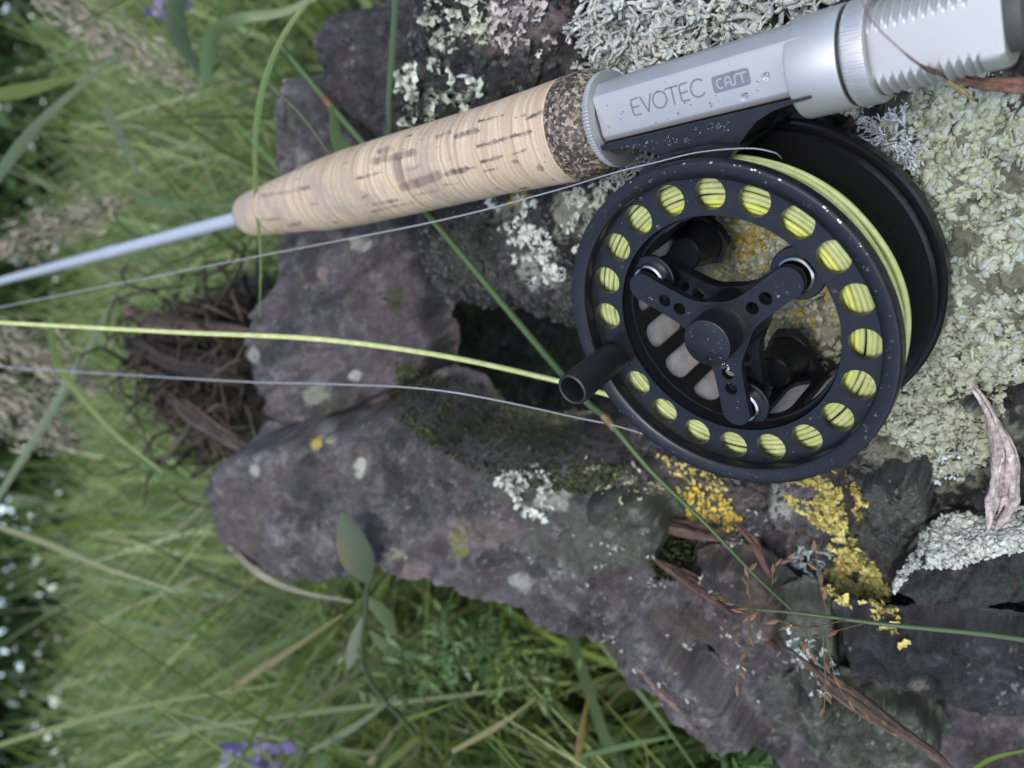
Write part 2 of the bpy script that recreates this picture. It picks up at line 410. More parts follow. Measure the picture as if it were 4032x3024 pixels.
    c = c * (1 - sk) + np.array([0.30, 0.31, 0.26]) * sk
    if strata is not None:
        q = (VV - P0) @ a; w = (VV - P0) @ b; la = q * al[0] + w * al[1]; ac = -q * al[1] + w * al[0]
        c = c * np.exp(0.25 * fbm(np.stack([la / 70, ac / 5.0, np.full(len(la), seed)], 1), 1.0, 4, 0.6))[:, None]
    if tint: c = tint(VV, px, c)
    o = obj(name, W(VV), f, M_ROCK, smooth=180, color=np.clip(c, 0.002, 0.9))
    tag(o, label, cat, group)
    STONES[label] = (VV, nr[keep], px, d[keep], step); return label

PURPLE = [(0.046, 0.042, 0.043), (0.090, 0.080, 0.083), (0.150, 0.137, 0.135), (0.085, 0.062, 0.054)]
DARK = [(0.008, 0.008, 0.009), (0.022, 0.022, 0.023), (0.055, 0.056, 0.050), (0.036, 0.027, 0.025)]
def patches(lst):
    """spots of growth or mineral with shapes of their own: (px, py, radius px, colour, strength)"""
    def f(VV, px, c):
        nz = fbm(VV, 7, 4, 0.65, 41.0)
        for (x, y, rx, ry, col, s) in lst:
            e = ((px[:, 0] - x) / rx) ** 2 + ((px[:, 1] - y) / ry) ** 2
            m = (sstep(1.15, 0.55, e + nz * 0.9) * s)[:, None]
            c = c * (1 - m) + np.asarray(col) * m
        return c
    return f
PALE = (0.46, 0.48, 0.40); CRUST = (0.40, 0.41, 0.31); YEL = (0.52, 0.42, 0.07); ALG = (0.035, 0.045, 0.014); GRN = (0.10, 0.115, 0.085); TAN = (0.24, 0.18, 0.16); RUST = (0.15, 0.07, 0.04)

def main_relief(Q, px):
    h = np.zeros(px.shape[:-1])
    def bumpy(x, y, rx, ry, a): return a * np.exp(-(((px[..., 0] - x) / rx) ** 2 + ((px[..., 1] - y) / ry) ** 2))
    h += bumpy(3900, 800, 420, 700, 7) + bumpy(1950, 250, 330, 260, 5) + bumpy(2700, 100, 500, 180, -2) + bumpy(2000, 950, 300, 200, 5)
    h += bumpy(2600, 2150, 120, 90, -12) + bumpy(3100, 1750, 500, 200, 3) + bumpy(2300, 330, 170, 170, -7)
    # long cracks
    for (x0, y0, x1, y1, w, a) in ((2700, 2090, 3400, 2480, 26, 7), (3050, 1900, 3200, 2250, 18, 6), (3560, 1650, 4032, 1500, 16, 4), (2150, 1000, 2330, 1250, 20, 5), (1700, 560, 2300, 560, 22, 3)):
        ab = np.array([x1 - x0, y1 - y0], float); t = np.clip(((px - np.array([x0, y0])) @ ab) / (ab @ ab), 0, 1)
        dd = np.linalg.norm(px - np.array([x0, y0]) - t[..., None] * ab, axis=-1) + fbm(Q, 8, 3, 0.6, 51) * 25
        h -= a * np.exp(-(dd / w) ** 2)
    return h
MAIN = stone('boulder', [(1560, -500), (1590, 150), (1530, 330), (1540, 560), (1620, 760), (1600, 950), (1660, 1130), (1720, 1250), (1950, 1230), (2250, 1310), (2470, 1560), (2440, 1690), (2240, 1740), (2300, 1850), (2520, 1950), (2700, 2090), (2950, 2200), (3150, 2400), (3400, 2560), (3700, 2640), (4600, 2760), (4600, -500)],
    RC + RN * -52, RN, 0.62, 'large dark wet boulder crusted with lichen under the black reel', DARK, edge=9, amp=1.25, relief=main_relief, jitter=4, seed=1.0,
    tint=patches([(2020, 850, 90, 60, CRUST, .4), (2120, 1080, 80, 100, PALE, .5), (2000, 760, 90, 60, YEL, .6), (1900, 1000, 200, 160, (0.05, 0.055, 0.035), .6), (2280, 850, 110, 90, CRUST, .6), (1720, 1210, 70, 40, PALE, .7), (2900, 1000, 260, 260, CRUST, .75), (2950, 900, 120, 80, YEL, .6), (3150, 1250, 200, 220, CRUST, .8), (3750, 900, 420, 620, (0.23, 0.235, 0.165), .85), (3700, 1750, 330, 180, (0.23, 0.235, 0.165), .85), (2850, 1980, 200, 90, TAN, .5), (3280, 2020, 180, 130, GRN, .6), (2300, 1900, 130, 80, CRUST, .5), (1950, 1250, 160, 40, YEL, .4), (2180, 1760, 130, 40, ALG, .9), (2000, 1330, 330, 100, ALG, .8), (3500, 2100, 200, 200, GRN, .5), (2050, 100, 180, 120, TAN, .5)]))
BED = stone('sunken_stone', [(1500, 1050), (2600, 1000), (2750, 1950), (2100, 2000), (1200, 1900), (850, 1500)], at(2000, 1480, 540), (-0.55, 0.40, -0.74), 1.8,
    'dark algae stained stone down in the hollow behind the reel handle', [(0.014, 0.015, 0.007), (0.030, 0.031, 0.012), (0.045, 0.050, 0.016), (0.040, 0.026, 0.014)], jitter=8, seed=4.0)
N2 = (-0.50, 0.33, -0.80)
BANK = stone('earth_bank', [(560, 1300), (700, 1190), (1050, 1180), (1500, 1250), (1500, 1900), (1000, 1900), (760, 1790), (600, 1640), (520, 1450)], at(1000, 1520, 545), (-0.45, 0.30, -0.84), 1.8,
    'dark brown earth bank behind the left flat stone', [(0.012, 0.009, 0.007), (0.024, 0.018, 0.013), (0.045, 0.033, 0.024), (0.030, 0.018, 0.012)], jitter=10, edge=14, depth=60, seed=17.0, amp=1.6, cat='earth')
LEFT = stone('flat_stone', [(1080, 880), (1250, 800), (1500, 820), (1590, 960), (1640, 1120), (1600, 1290), (1640, 1400), (1630, 1500), (1540, 1545), (1420, 1590), (1200, 1700), (1050, 1700), (990, 1560), (915, 1400), (945, 1270), (1030, 1110)],
    at(1300, 1350, 385), N2, 0.9, 'purple grey flat stone beside the hollow, below the cork grip', PURPLE, edge=6, jitter=3, seed=6.0, amp=0.9, depth=26, strata=((1000, 1500), (1600, 1200)), rough=0.22, facets=(((1640, 1560), (1480, 850), -0.0), ((1000, 1480), (1250, 830), 0.35), ((1600, 1050), (1650, 1500), 0.2)), group='purple stones of the rock pile',
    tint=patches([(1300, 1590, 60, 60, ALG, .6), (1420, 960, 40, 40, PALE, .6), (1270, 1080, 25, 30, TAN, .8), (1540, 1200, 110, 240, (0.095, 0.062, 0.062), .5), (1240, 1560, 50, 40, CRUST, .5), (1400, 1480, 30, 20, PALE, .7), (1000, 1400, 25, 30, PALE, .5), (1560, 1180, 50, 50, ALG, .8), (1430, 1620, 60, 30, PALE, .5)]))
UPA = stone('stone', [(1130, 150), (1250, 70), (1420, 40), (1600, 20), (1680, 250), (1610, 580), (1480, 620), (1340, 470), (1200, 350)],
    at(1400, 300, 350), N2, 0.9, 'dark purple angular stone above the cork grip next to leafy lichen', [(0.028, 0.025, 0.028), (0.055, 0.048, 0.054), (0.080, 0.072, 0.074), (0.060, 0.042, 0.036)], edge=8, jitter=4, seed=8.0, amp=1.2, depth=40, rough=0.4, facets=(((1300, 560), (1250, 60), 0.5), ((1560, 560), (1200, 330), 0.3)), group='purple stones of the rock pile')
UPB = stone('stone', [(1030, 330), (1140, 340), (1260, 470), (1400, 590), (1480, 720), (1480, 900), (1300, 960), (1080, 930), (1015, 700), (1005, 500)],
    at(1200, 680, 385), N2, 0.9, 'brownish purple stone half hidden behind the tip of the cork grip', PURPLE, edge=8, jitter=4, seed=10.0, amp=1.1, depth=40, rough=0.4, facets=(((1080, 900), (1180, 330), 0.5), ((1300, 560), (1480, 800), 0.4)), group='purple stones of the rock pile',
    tint=patches([(1110, 300, 25, 30, PALE, .7), (1150, 480, 100, 80, ALG, .3)]))
def slab_relief(Q, px):
    h = np.zeros(px.shape[:-1])
    for (x0, y0, x1, y1, w, a) in ((2230, 2480, 2420, 2640, 22, 9), (2750, 2580, 2900, 2780, 24, 6), (1500, 1980, 2300, 2350, 30, 2.5), (2550, 2100, 2750, 2250, 45, 8), (3200, 2620, 3700, 2900, 26, 5)):
        ab = np.array([x1 - x0, y1 - y0], float); t = np.clip(((px - np.array([x0, y0])) @ ab) / (ab @ ab), 0, 1)
        dd = np.linalg.norm(px - np.array([x0, y0]) - t[..., None] * ab, axis=-1) + fbm(Q, 9, 3, 0.6, 61) * 25
        h -= a * np.exp(-(dd / w) ** 2)
    return h
SLAB = stone('slab_stone', [(740, 1970), (800, 1865), (960, 1790), (1250, 1745), (1420, 1690), (1560, 1615), (1660, 1670), (1740, 1790), (1950, 1865), (2150, 1880), (2350, 1905), (2550, 1930), (2800, 2060), (3100, 2200), (3500, 2400), (4500, 2500), (4700, 3500), (3300, 3500), (2960, 3060), (2800, 2960), (2600, 2830), (2450, 2760), (2250, 2570), (2050, 2430), (1750, 2330), (1500, 2280), (1250, 2290), (1080, 2340), (920, 2270), (810, 2140)],
    at(2600, 2300, 298), N2, 0.75, 'long purple grey slab slanting across below the reel', PURPLE, edge=7, jitter=4, seed=12.0, amp=1.0, relief=slab_relief, depth=45, strata=((1500, 1900), (2700, 2800)), rough=0.22, facets=(((1600, 1640), (2800, 2700), 0.30), ((2700, 2660), (900, 2180), 0.16), ((1150, 2290), (1000, 1760), 0.08)), group='purple stones of the rock pile',
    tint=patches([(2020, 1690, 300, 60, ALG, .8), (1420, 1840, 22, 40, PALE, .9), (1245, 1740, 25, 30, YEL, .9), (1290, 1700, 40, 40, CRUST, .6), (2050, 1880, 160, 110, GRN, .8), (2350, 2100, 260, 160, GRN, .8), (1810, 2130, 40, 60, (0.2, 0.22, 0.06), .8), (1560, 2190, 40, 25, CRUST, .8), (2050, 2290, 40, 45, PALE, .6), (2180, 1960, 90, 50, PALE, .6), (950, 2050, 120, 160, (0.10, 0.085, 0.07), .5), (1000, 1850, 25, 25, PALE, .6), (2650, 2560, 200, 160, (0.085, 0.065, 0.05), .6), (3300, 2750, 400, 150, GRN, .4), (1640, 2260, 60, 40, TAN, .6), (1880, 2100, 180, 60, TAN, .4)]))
KNOLL = stone('lichen_stone', [(3450, 2400), (3520, 2260), (3620, 2140), (3800, 2060), (4000, 2040), (4300, 2020), (4300, 2440), (3950, 2440), (3750, 2450), (3580, 2440)],
    at(3850, 2250, 226), (-0.55, 0.10, -0.83), 0.5, 'rounded stone with white lichen top at the lower right edge', DARK, edge=9, jitter=5, seed=15.0, amp=1.3, depth=40, facets=(((3450, 2250), (4100, 2190), 0.5),),
    tint=patches([(3800, 2120, 260, 70, CRUST, .8), (3800, 2340, 320, 80, (0.045, 0.055, 0.042), .8)]))

def on_stone_plane(base, px, py, lift):
    P0, n = base; n = np.asarray(n, float) / np.linalg.norm(n); r = np.array([(px - CX) / FPX, (py - CY) / FPX, 1.0]); return r * ((P0 @ n) / (r @ n)) + n * lift
MB, SB = (RC + RN * -52, RN), (at(2600, 2300, 298), N2)
SHARDS = ()
GREYS = [(0.030, 0.030, 0.030), (0.060, 0.058, 0.056), (0.105, 0.105, 0.092), (0.060, 0.045, 0.038)]
BROWN = [(0.040, 0.033, 0.030), (0.080, 0.066, 0.058), (0.120, 0.105, 0.092), (0.070, 0.047, 0.036)]
BLUEBLK = [(0.014, 0.014, 0.017), (0.030, 0.030, 0.035), (0.055, 0.055, 0.060), (0.038, 0.032, 0.032)]
GREENG = [(0.035, 0.040, 0.030), (0.075, 0.085, 0.062), (0.120, 0.130, 0.100), (0.055, 0.050, 0.038)]
for k, (base, lift, out, dn, cols, lab, tn) in enumerate((
    (MB, 5, [(2560, 1950), (2760, 1985), (2960, 2085), (2935, 2150), (2760, 2135), (2600, 2060)], (0.1, -0.25, 0.1), GREYS, 'broken grey plate carrying the golden lichen lens', [(2760, 2040, 120, 60, PALE, .6)]),
    (MB, 7, [(2985, 1935), (3100, 1900), (3250, 1960), (3330, 2110), (3300, 2200), (3120, 2165), (3020, 2060)], (-0.1, 0.2, 0.0), [(0.05, 0.045, 0.05), (0.09, 0.08, 0.085), (0.14, 0.13, 0.125), (0.07, 0.05, 0.045)], 'purplish plate between the reel rim and the yellow trail', [(3080, 1990, 50, 60, PALE, .6)]),
    (SB, 9, [(3095, 2470), (3180, 2440), (3275, 2490), (3300, 2660), (3225, 2770), (3120, 2640)], (0.3, 0.1, 0.0), GREENG, 'upright greenish shard with lichen rosettes beside the tapering root', [(3170, 2560, 60, 70, GRN, .7)]),
    (SB, 4, [(2290, 2000), (2420, 1985), (2560, 2040), (2610, 2120), (2560, 2230), (2430, 2210), (2300, 2090)], (0.1, -0.1, 0), GREENG, 'greenish grey plate left of the moss cushion', []),
    (SB, 6, [(2720, 2310), (2840, 2270), (2960, 2310), (3060, 2420), (3040, 2560), (2900, 2590), (2740, 2480)], (-0.1, 0.1, 0), BROWN, 'brownish rounded stone behind the rusty spikelets', []),
    (SB, 8, [(3310, 2560), (3500, 2590), (3700, 2590), (4300, 2680), (4300, 2880), (3900, 2850), (3600, 2790), (3350, 2700)], (0.1, 0.35, 0), BLUEBLK, 'blue black wet rock face under the pale lichen line', [(3620, 2700, 40, 20, TAN, .5)]),
    (SB, 5, [(2360, 2500), (2480, 2490), (2640, 2620), (2820, 2810), (2930, 2990), (2800, 2960), (2570, 2790)], (-0.2, 0.3, 0), PURPLE, 'narrow purple strip of stone along the lower slab edge', []),
    (MB, 8, [(3370, 1960), (3480, 1890), (3620, 1900), (3660, 2060), (3520, 2180), (3420, 2170)], (0.15, 0.1, 0.1), DARK, 'dark rough block between the yellow trail and the white topped stone', [(3500, 2020, 140, 110, GRN, .5)]),
    (SB, 7, [(3120, 2790), (3330, 2780), (3600, 2860), (3700, 2990), (3500, 3080), (3200, 3000)], (0.2, -0.15, 0), GREENG, 'grey green stone at the bottom edge below the long root', []),
    (MB, 4, [(1640, 620), (1800, 560), (1960, 640), (1950, 800), (1800, 900), (1660, 820)], (-0.2, 0.2, 0), DARK, 'dark angular block under the middle of the cork grip', []),
    (MB, 5, [(1960, 900), (2080, 860), (2230, 980), (2240, 1180), (2090, 1230), (1960, 1110)], (0.2, 0.1, 0), GREYS, 'mottled grey block with pale lichen left of the reel', [(2110, 1060, 70, 80, PALE, .5)]))):
    c = np.mean(out, 0); SHARDS = SHARDS + (lab,); stone('rock_shard', out, on_stone_plane(base, c[0], c[1], lift), np.asarray(base[1], float) / np.linalg.norm(base[1]) + np.array(dn) * 0.8, 0.62, lab, cols, edge=3.5, jitter=2.5, seed=20.0 + 2.3 * k, amp=0.8, depth=16, rough=0.55, group='broken plates of the rock ledge', tint=patches(tn) if tn else None)

# ------------------------------------------------------------------ lichen
def pick(stn, poly, n, thr=None, scale=10, off=0.0, din=0.5):
    if isinstance(stn, tuple): VV, NR, px, d = [np.concatenate([STONES[k][q] for k in stn]) for q in range(4)]; st = 0.6
    else: VV, NR, px, d, st = STONES[stn]
    m = inside(poly, px) & (d > din)
    i = np.nonzero(m)[0]
    if thr is not None:
        nz = fbm(VV[i], scale, 3, 0.6, off); i = i[nz > thr]
    if len(i) == 0: return np.zeros((0, 3)), np.zeros((0, 3))
    # weight towards equal image density
    i = rng.choice(i, min(n, len(i)), replace=False)
    return VV[i] + rng.normal(size=(len(i), 3)) * st * 0.4, NR[i]
def scatter(name, variants, P, NR, smin, smax, c0, c1, label, cat='lichen', kind=None, group=None, tilt=0.35, sink=0.0, material=None, extra=None, parent=None):
    Vs, Fs, Cs, n = [], [], [], 0
    for p, nr in zip(P, NR):
        V, F, sh = variants[rng.integers(len(variants))]
        z = nr + rng.normal(size=3) * tilt; z /= np.linalg.norm(z)
        x = np.cross(z, rng.normal(size=3)); x /= np.linalg.norm(x); y = np.cross(z, x)
        s = smin + (smax - smin) * rng.random() ** 1.5
        Vs.append(p - nr * sink * s + (V * s) @ np.stack([x, y, z])); Fs.append(F + n); n += len(V)
        t = rng.random(); c = np.asarray(c0) * (1 - t) + np.asarray(c1) * t
        if extra is not None and rng.random() < extra[1]: c = np.asarray(extra[0])
        Cs.append(c[None] * sh[:, None])
    if not Vs: return None
    o = obj(name, W(np.concatenate(Vs)), np.concatenate(Fs), material or M_LICHEN, smooth=180, color=np.concatenate(Cs))
    return tag(o, label, cat, group, kind)
def tri(F):
    out = []
    for f in F:
        for k in range(1, len(f) - 1): out.append((f[0], f[k], f[k + 1]))
    return np.array(out)
def branchy():
    parts = []
    def grow(p, d, w, L, lev):
        pts = [p]; q = p.copy(); dd = d.copy()
        for k in range(3):
            dd = dd + rng.normal(size=3) * 0.33; dd[2] += 0.05 if lev < 2 else -0.12; dd /= np.linalg.norm(dd); q = q + dd * L / 3; q[2] = max(q[2], 0.02); pts.append(q.copy())
        parts.append(tube(spline(pts, 5), np.linspace(w, w * 0.85, 5) * (1 + 0.25 * rng.random(5)), 5, 0.45, rng.normal(size=3)))
        if lev < 3:
            for s in (-1, 1) if rng.random() < 0.85 else (1,):
                ax = rng.normal(size=3); ax[2] += 1.2; e = dd + s * 0.75 * np.cross(dd, ax / np.linalg.norm(ax)); e /= np.linalg.norm(e)
                grow(q, e, w * 0.88, L * (0.65 + 0.35 * rng.random()), lev + 1)
    for k in range(3):
        a = rng.random() * 6.28; grow(np.zeros(3), np.array([math.cos(a), math.sin(a), 0.5]), 0.17, 0.85, 1)
    V, F = merge(parts); return V, tri(F), np.full(len(V), 1.0)
def flake():
    """a ruffled, cupped leaf of lichen"""
    N, K = 14, 4; a0 = rng.random() * 6.28; V = [(0, 0, 0)]; ph = rng.random(4) * 6.28; fr = rng.integers(3, 7)
    for k in range(1, K):
        for j in range(N):
            t = j / N * 6.283; r = k / (K - 1) * (0.75 + 0.3 * math.sin(2 * t + ph[0]) + 0.2 * math.sin(5 * t + ph[3]))
            z = 0.45 * (k / (K - 1)) ** 2 + 0.28 * (k / (K - 1)) ** 2 * math.sin(fr * t + ph[1]) + 0.1 * rng.normal() * k / K
            V.append((r * math.cos(t), r * math.sin(t), z))
    F = [(0, 1 + j, 1 + (j + 1) % N) for j in range(N)]
    for k in range(K - 2):
        for j in range(N):
            a = 1 + k * N + j; b = 1 + k * N + (j + 1) % N; F.append((a, a + N, b + N, b))
    V = np.array(V); sh = np.full(len(V), 1.0); return V, tri(F), sh
def wart():
    """one lumpy areole of a crust"""
    rings = [(1.1, -0.15), (0.98, 0.18), (0.62, 0.40), (0.0, 0.45)]; N = 7; V = []; ph = rng.random(3) * 6.28
    st = 0.7 + 0.6 * rng.random()
    for (r, z) in rings[:-1]:
        for j in range(N):
            t = j / N * 6.283; q = r * (1 + 0.28 * math.sin(2 * t + ph[0]) + 0.2 * math.sin(3 * t + ph[1]) + 0.04 * rng.normal()); V.append((q * math.cos(t) * st, q * math.sin(t), z * (1 + 0.3 * rng.normal() * 0.5)))
    V.append((0, 0, 0.36 + 0.12 * rng.random()))
    F = [(k * N + j, k * N + (j + 1) % N, (k + 1) * N + (j + 1) % N, (k + 1) * N + j) for k in range(2) for j in range(N)] + [(2 * N + j, 2 * N + (j + 1) % N, 3 * N) for j in range(N)]
    V = np.array(V); return V, tri(F), np.full(len(V), 1.0)
BR = [branchy() for _ in range(14)]; FL = [flake() for _ in range(16)]; WA = [wart() for _ in range(16)]

def lichen(kind, name, stn, poly, n, smin, smax, c0, c1, label, thr=None, scale=12, off=0.0, tilt=0.35, stuff=False, sink=0.0, extra=None, din=0.5, group=None):
    P, NR = pick(stn, poly, n, thr, scale, off, din)
    return scatter(name, kind, P, NR, smin, smax, c0, c1, label, 'lichen', 'stuff' if stuff else 'thing', group, tilt, sink, None, extra)
GREY0, GREY1 = (0.30, 0.32, 0.29), (0.54, 0.56, 0.51)
lichen(BR, 'branching_lichen', MAIN, [(2270, -60), (3260, -60), (3180, 60), (3100, 170), (2900, 260), (2600, 380), (2420, 420), (2300, 300), (2290, 150)], 230, 3.6, 6.6, GREY0, GREY1, 'pale grey branching lichen above the silver reel seat', thr=-0.25, tilt=0.45, stuff=True, extra=((0.46, 0.45, 0.36), 0.10))
lichen(BR, 'branching_lichen', MAIN, [(2440, 560), (2640, 600), (2560, 700), (2420, 740)], 26, 2.6, 4.6, GREY0, GREY1, 'small grey lichen tuft between cork ring and reel rim', tilt=0.5)
lichen(BR, 'branching_lichen', MAIN, [(3380, 470), (3560, 420), (3580, 640), (3440, 690), (3390, 600)], 46, 2.0, 3.4, (0.30, 0.33, 0.36), (0.46, 0.49, 0.52), 'bluish grey lichen tuft at the edge of the rear reel flange', tilt=0.4)
lichen(FL, 'leafy_lichen', MAIN, [(1570, 260), (1740, 240), (1900, 300), (1890, 480), (1760, 520), (1600, 520)], 85, 2.0, 4.2, (0.34, 0.38, 0.29), (0.58, 0.62, 0.52), 'ruffled pale green lichen rosette on the boulder edge above the cork', tilt=0.6, din=-2)
lichen(FL, 'leafy_lichen', MAIN, [(1640, 20), (1860, -40), (1960, 60), (1900, 230), (1720, 250)], 75, 1.6, 3.4, (0.32, 0.33, 0.25), (0.52, 0.54, 0.44), 'olive white ruffled lichen patch at the upper edge of the boulder', thr=-0.3, tilt=0.6, din=-2)
lichen(FL, 'leafy_lichen', MAIN, [(1900, -60), (2280, -60), (2260, 160), (2080, 220), (1930, 160)], 90, 1.4, 3.0, (0.36, 0.32, 0.30), (0.56, 0.52, 0.48), 'pinkish white ruffled lichen between the two upper patches', thr=0.05, scale=9, tilt=0.6)
lichen(WA, 'crust_lichen', MAIN, [(3260, 380), (3500, 330), (3700, 300), (4300, 250), (4300, 1500), (3900, 1500), (3760, 1280), (3740, 1000), (3600, 700), (3450, 520)], 9500, 0.2, 1.35, (0.23, 0.25, 0.165), (0.40, 0.425, 0.315), 'warty pale yellow green crust lichen right of the reel', thr=-0.3, scale=11, stuff=True, tilt=0.16, sink=0.1, extra=((0.33, 0.37, 0.33), 0.2))
lichen(WA, 'crust_lichen', MAIN, [(3560, 1440), (3760, 1240), (3980, 1400), (3950, 1600), (3880, 1830), (3700, 1880), (3460, 1700)], 4200, 0.22, 1.2, (0.25, 0.26, 0.175), (0.39, 0.40, 0.29), 'fine pale crust lichen below the reel rim at the right', thr=-0.4, scale=12, stuff=True, tilt=0.16, sink=0.1, off=3)
lichen(WA, 'crust_lichen', MAIN, [(2700, 850), (3200, 800), (3500, 1100), (3450, 1500), (3050, 1500), (2850, 1200)], 2000, 0.5, 1.1, (0.22, 0.23, 0.15), (0.46, 0.46, 0.36), 'grey green crust lichen seen through the open reel spokes', thr=-0.35, scale=11, stuff=True, tilt=0.3, sink=0.15, off=5, extra=((0.42, 0.33, 0.07), 0.15))
lichen(FL, 'mustard_lichen', MAIN, [(2740, 840), (2960, 830), (3020, 960), (2860, 1080), (2790, 960)], 90, 0.8, 1.6, (0.30, 0.22, 0.03), (0.46, 0.36, 0.06), 'mustard lichen inside the reel frame near the top spoke', thr=-0.3, tilt=0.5)
lichen(FL, 'yellow_lichen', (MAIN, SLAB) + SHARDS, [(3100, 1880), (3330, 1850), (3420, 1990), (3330, 2080), (3420, 2230), (3300, 2270), (3240, 2080), (3120, 1980)], 1428, 0.9, 2.4, (0.42, 0.36, 0.10), (0.66, 0.58, 0.20), 'yellow leafy lichen just below the lower right reel rim', thr=-0.12, scale=7, tilt=0.55, off=2)
lichen(FL, 'yellow_lichen', (MAIN, SLAB) + SHARDS, [(2640, 1910), (2860, 1960), (2930, 2080), (2820, 2110), (2660, 2020)], 858, 0.9, 2.3, (0.55, 0.40, 0.04), (0.68, 0.56, 0.16), 'golden yellow lichen lens between the brown root and the reel', thr=-0.5, scale=9, tilt=0.5, off=4)
lichen(FL, 'yellow_lichen', (MAIN, SLAB) + SHARDS, [(2600, 1790), (2760, 1850), (2880, 1900), (2850, 1940), (2700, 1900), (2580, 1830)], 194, 0.8, 1.5, (0.50, 0.42, 0.10), (0.66, 0.58, 0.22), 'narrow yellow lichen fringe tucked under the bottom reel rim', tilt=0.5, off=6)
lichen(FL, 'yellow_lichen', (MAIN, SLAB) + SHARDS, [(3230, 2250), (3430, 2200), (3500, 2320), (3570, 2540), (3500, 2560), (3420, 2420), (3250, 2340)], 1564, 0.9, 2.4, (0.44, 0.38, 0.10), (0.66, 0.60, 0.22), 'yellow lichen trail beside the white topped stone', thr=-0.15, scale=7, tilt=0.55, off=8, din=-4)
lichen(WA, 'crust_lichen', KNOLL, [(3470, 2330), (3520, 2200), (3600, 2090), (3760, 2010), (4060, 1980), (4060, 2165), (3920, 2190), (3760, 2235), (3600, 2240), (3530, 2330)], 2200, 0.35, 0.95, (0.34, 0.36, 0.30), (0.56, 0.58, 0.51), 'white crust lichen capping the rounded stone', thr=-0.5, scale=10, stuff=True, sink=0.1, tilt=0.4)
lichen(FL, 'pale_lichen', SLAB, [(1980, 1850), (2090, 1800), (2160, 1860), (2180, 2030), (2080, 2040), (1960, 1920)], 60, 2.0, 3.4, (0.36, 0.38, 0.32), (0.56, 0.58, 0.50), 'pale lichen flecks on the slab below the hollow', tilt=0.3, din=-6, thr=-0.1, scale=7)
lichen(WA, 'pale_lichen', (MAIN, SLAB) + SHARDS, [(1900, 740), (2100, 780), (2230, 1080), (2160, 1180), (2060, 1100), (1950, 900)], 540, 0.6, 1.5, (0.36, 0.38, 0.33), (0.56, 0.58, 0.52), 'whitish lichen patches below the cork grip left of the reel', thr=0.12, scale=9, tilt=0.5)
lichen(WA, 'pale_lichen', MAIN, [(2230, 760), (2450, 700), (2330, 860), (2270, 1000), (2210, 900)], 300, 0.7, 1.5, (0.34, 0.36, 0.28), (0.54, 0.56, 0.46), 'pale lichen strip along the left side of the reel rim', thr=0.1, scale=8, tilt=0.5)
lichen(FL, 'yellow_lichen', MAIN, [(1640, 1330), (1760, 1220), (1740, 1330), (1700, 1560), (1640, 1560)], 50, 1.6, 2.8, (0.46, 0.40, 0.12), (0.62, 0.56, 0.24), 'small yellow lichen tuft where the fly line crosses the boulder edge', tilt=0.6, din=-14)
lichen(WA, 'pale_lichen', SLAB, [(3640, 2540), (4100, 2540), (4100, 2680), (3900, 2640), (3700, 2600)], 700, 0.6, 1.3, (0.42, 0.44, 0.36), (0.60, 0.62, 0.52), 'pale lichen line below the rounded stone by the right edge', thr=-0.3, scale=8, tilt=0.5, din=-6)
lichen(FL, 'pale_lichen', (MAIN, SLAB) + SHARDS, [(3080, 2460), (3180, 2480), (3290, 2640), (3260, 2760), (3150, 2720)], 144, 1.0, 2.0, (0.30, 0.34, 0.30), (0.54, 0.56, 0.52), 'grey white lichen rosettes beside the tapering brown root', thr=-0.3, scale=8, tilt=0.5)

lichen(WA, 'dark_crust', (MAIN, SLAB) + SHARDS, [(1600, -60), (2400, -60), (2500, 500), (2300, 1300), (1700, 1200), (1560, 500)], 2860, 0.4, 1.5, (0.020, 0.020, 0.020), (0.075, 0.075, 0.068), 'dark knobbly crust on the wet rock around the cork grip', thr=-0.35, scale=9, stuff=True, tilt=0.6, sink=0.2, off=11)
lichen(WA, 'dark_crust', (MAIN, SLAB) + SHARDS, [(2350, 1780), (3400, 1800), (3900, 1600), (3900, 2100), (3450, 2450), (3000, 2250), (2600, 2050)], 3360, 0.3, 1.2, (0.020, 0.022, 0.020), (0.085, 0.085, 0.070), 'dark green grey crust on the rough rock below the reel', thr=-0.35, scale=8, stuff=True, tilt=0.6, sink=0.2, off=13)
lichen(WA, 'algae_crust', (SLAB, LEFT), [(1560, 1420), (1800, 1500), (2250, 1600), (2480, 1800), (2400, 1960), (1950, 1900), (1700, 1760), (1540, 1640)], 2600, 0.4, 1.4, (0.014, 0.018, 0.006), (0.050, 0.058, 0.018), 'dark olive algae crust lining the lower wall of the hollow', thr=-0.5, scale=8, stuff=True, tilt=0.6, sink=0.2, off=23, din=-9)
lichen(FL, 'pale_lichen', (MAIN, SLAB) + SHARDS, [(2250, 1790), (2450, 1800), (2640, 1900), (2640, 2060), (2450, 1990), (2280, 1890)], 332, 0.7, 1.7, (0.30, 0.30, 0.17), (0.52, 0.52, 0.36), 'cream and olive lichen bits left below the reel rim', thr=-0.05, scale=7, tilt=0.6, off=15, din=-8)
lichen(FL, 'pale_lichen', (MAIN, SLAB) + SHARDS, [(2560, 2060), (2680, 2080), (2840, 2160), (2960, 2130), (3030, 2060), (2960, 1990), (2860, 2110), (2700, 2060)], 281, 0.6, 1.4, (0.40, 0.42, 0.38), (0.62, 0.64, 0.58), 'white lichen rim around the golden lichen lens', thr=-0.1, scale=6, tilt=0.5, off=17, din=-10)
lichen(BR, 'branching_lichen', (MAIN, SLAB) + SHARDS, [(3100, 2130), (3220, 2160), (3240, 2300), (3150, 2290)], 28, 2.2, 3.6, (0.34, 0.38, 0.38), (0.50, 0.55, 0.54), 'small blue grey lichen curls left of the yellow trail', tilt=0.5, din=-10)
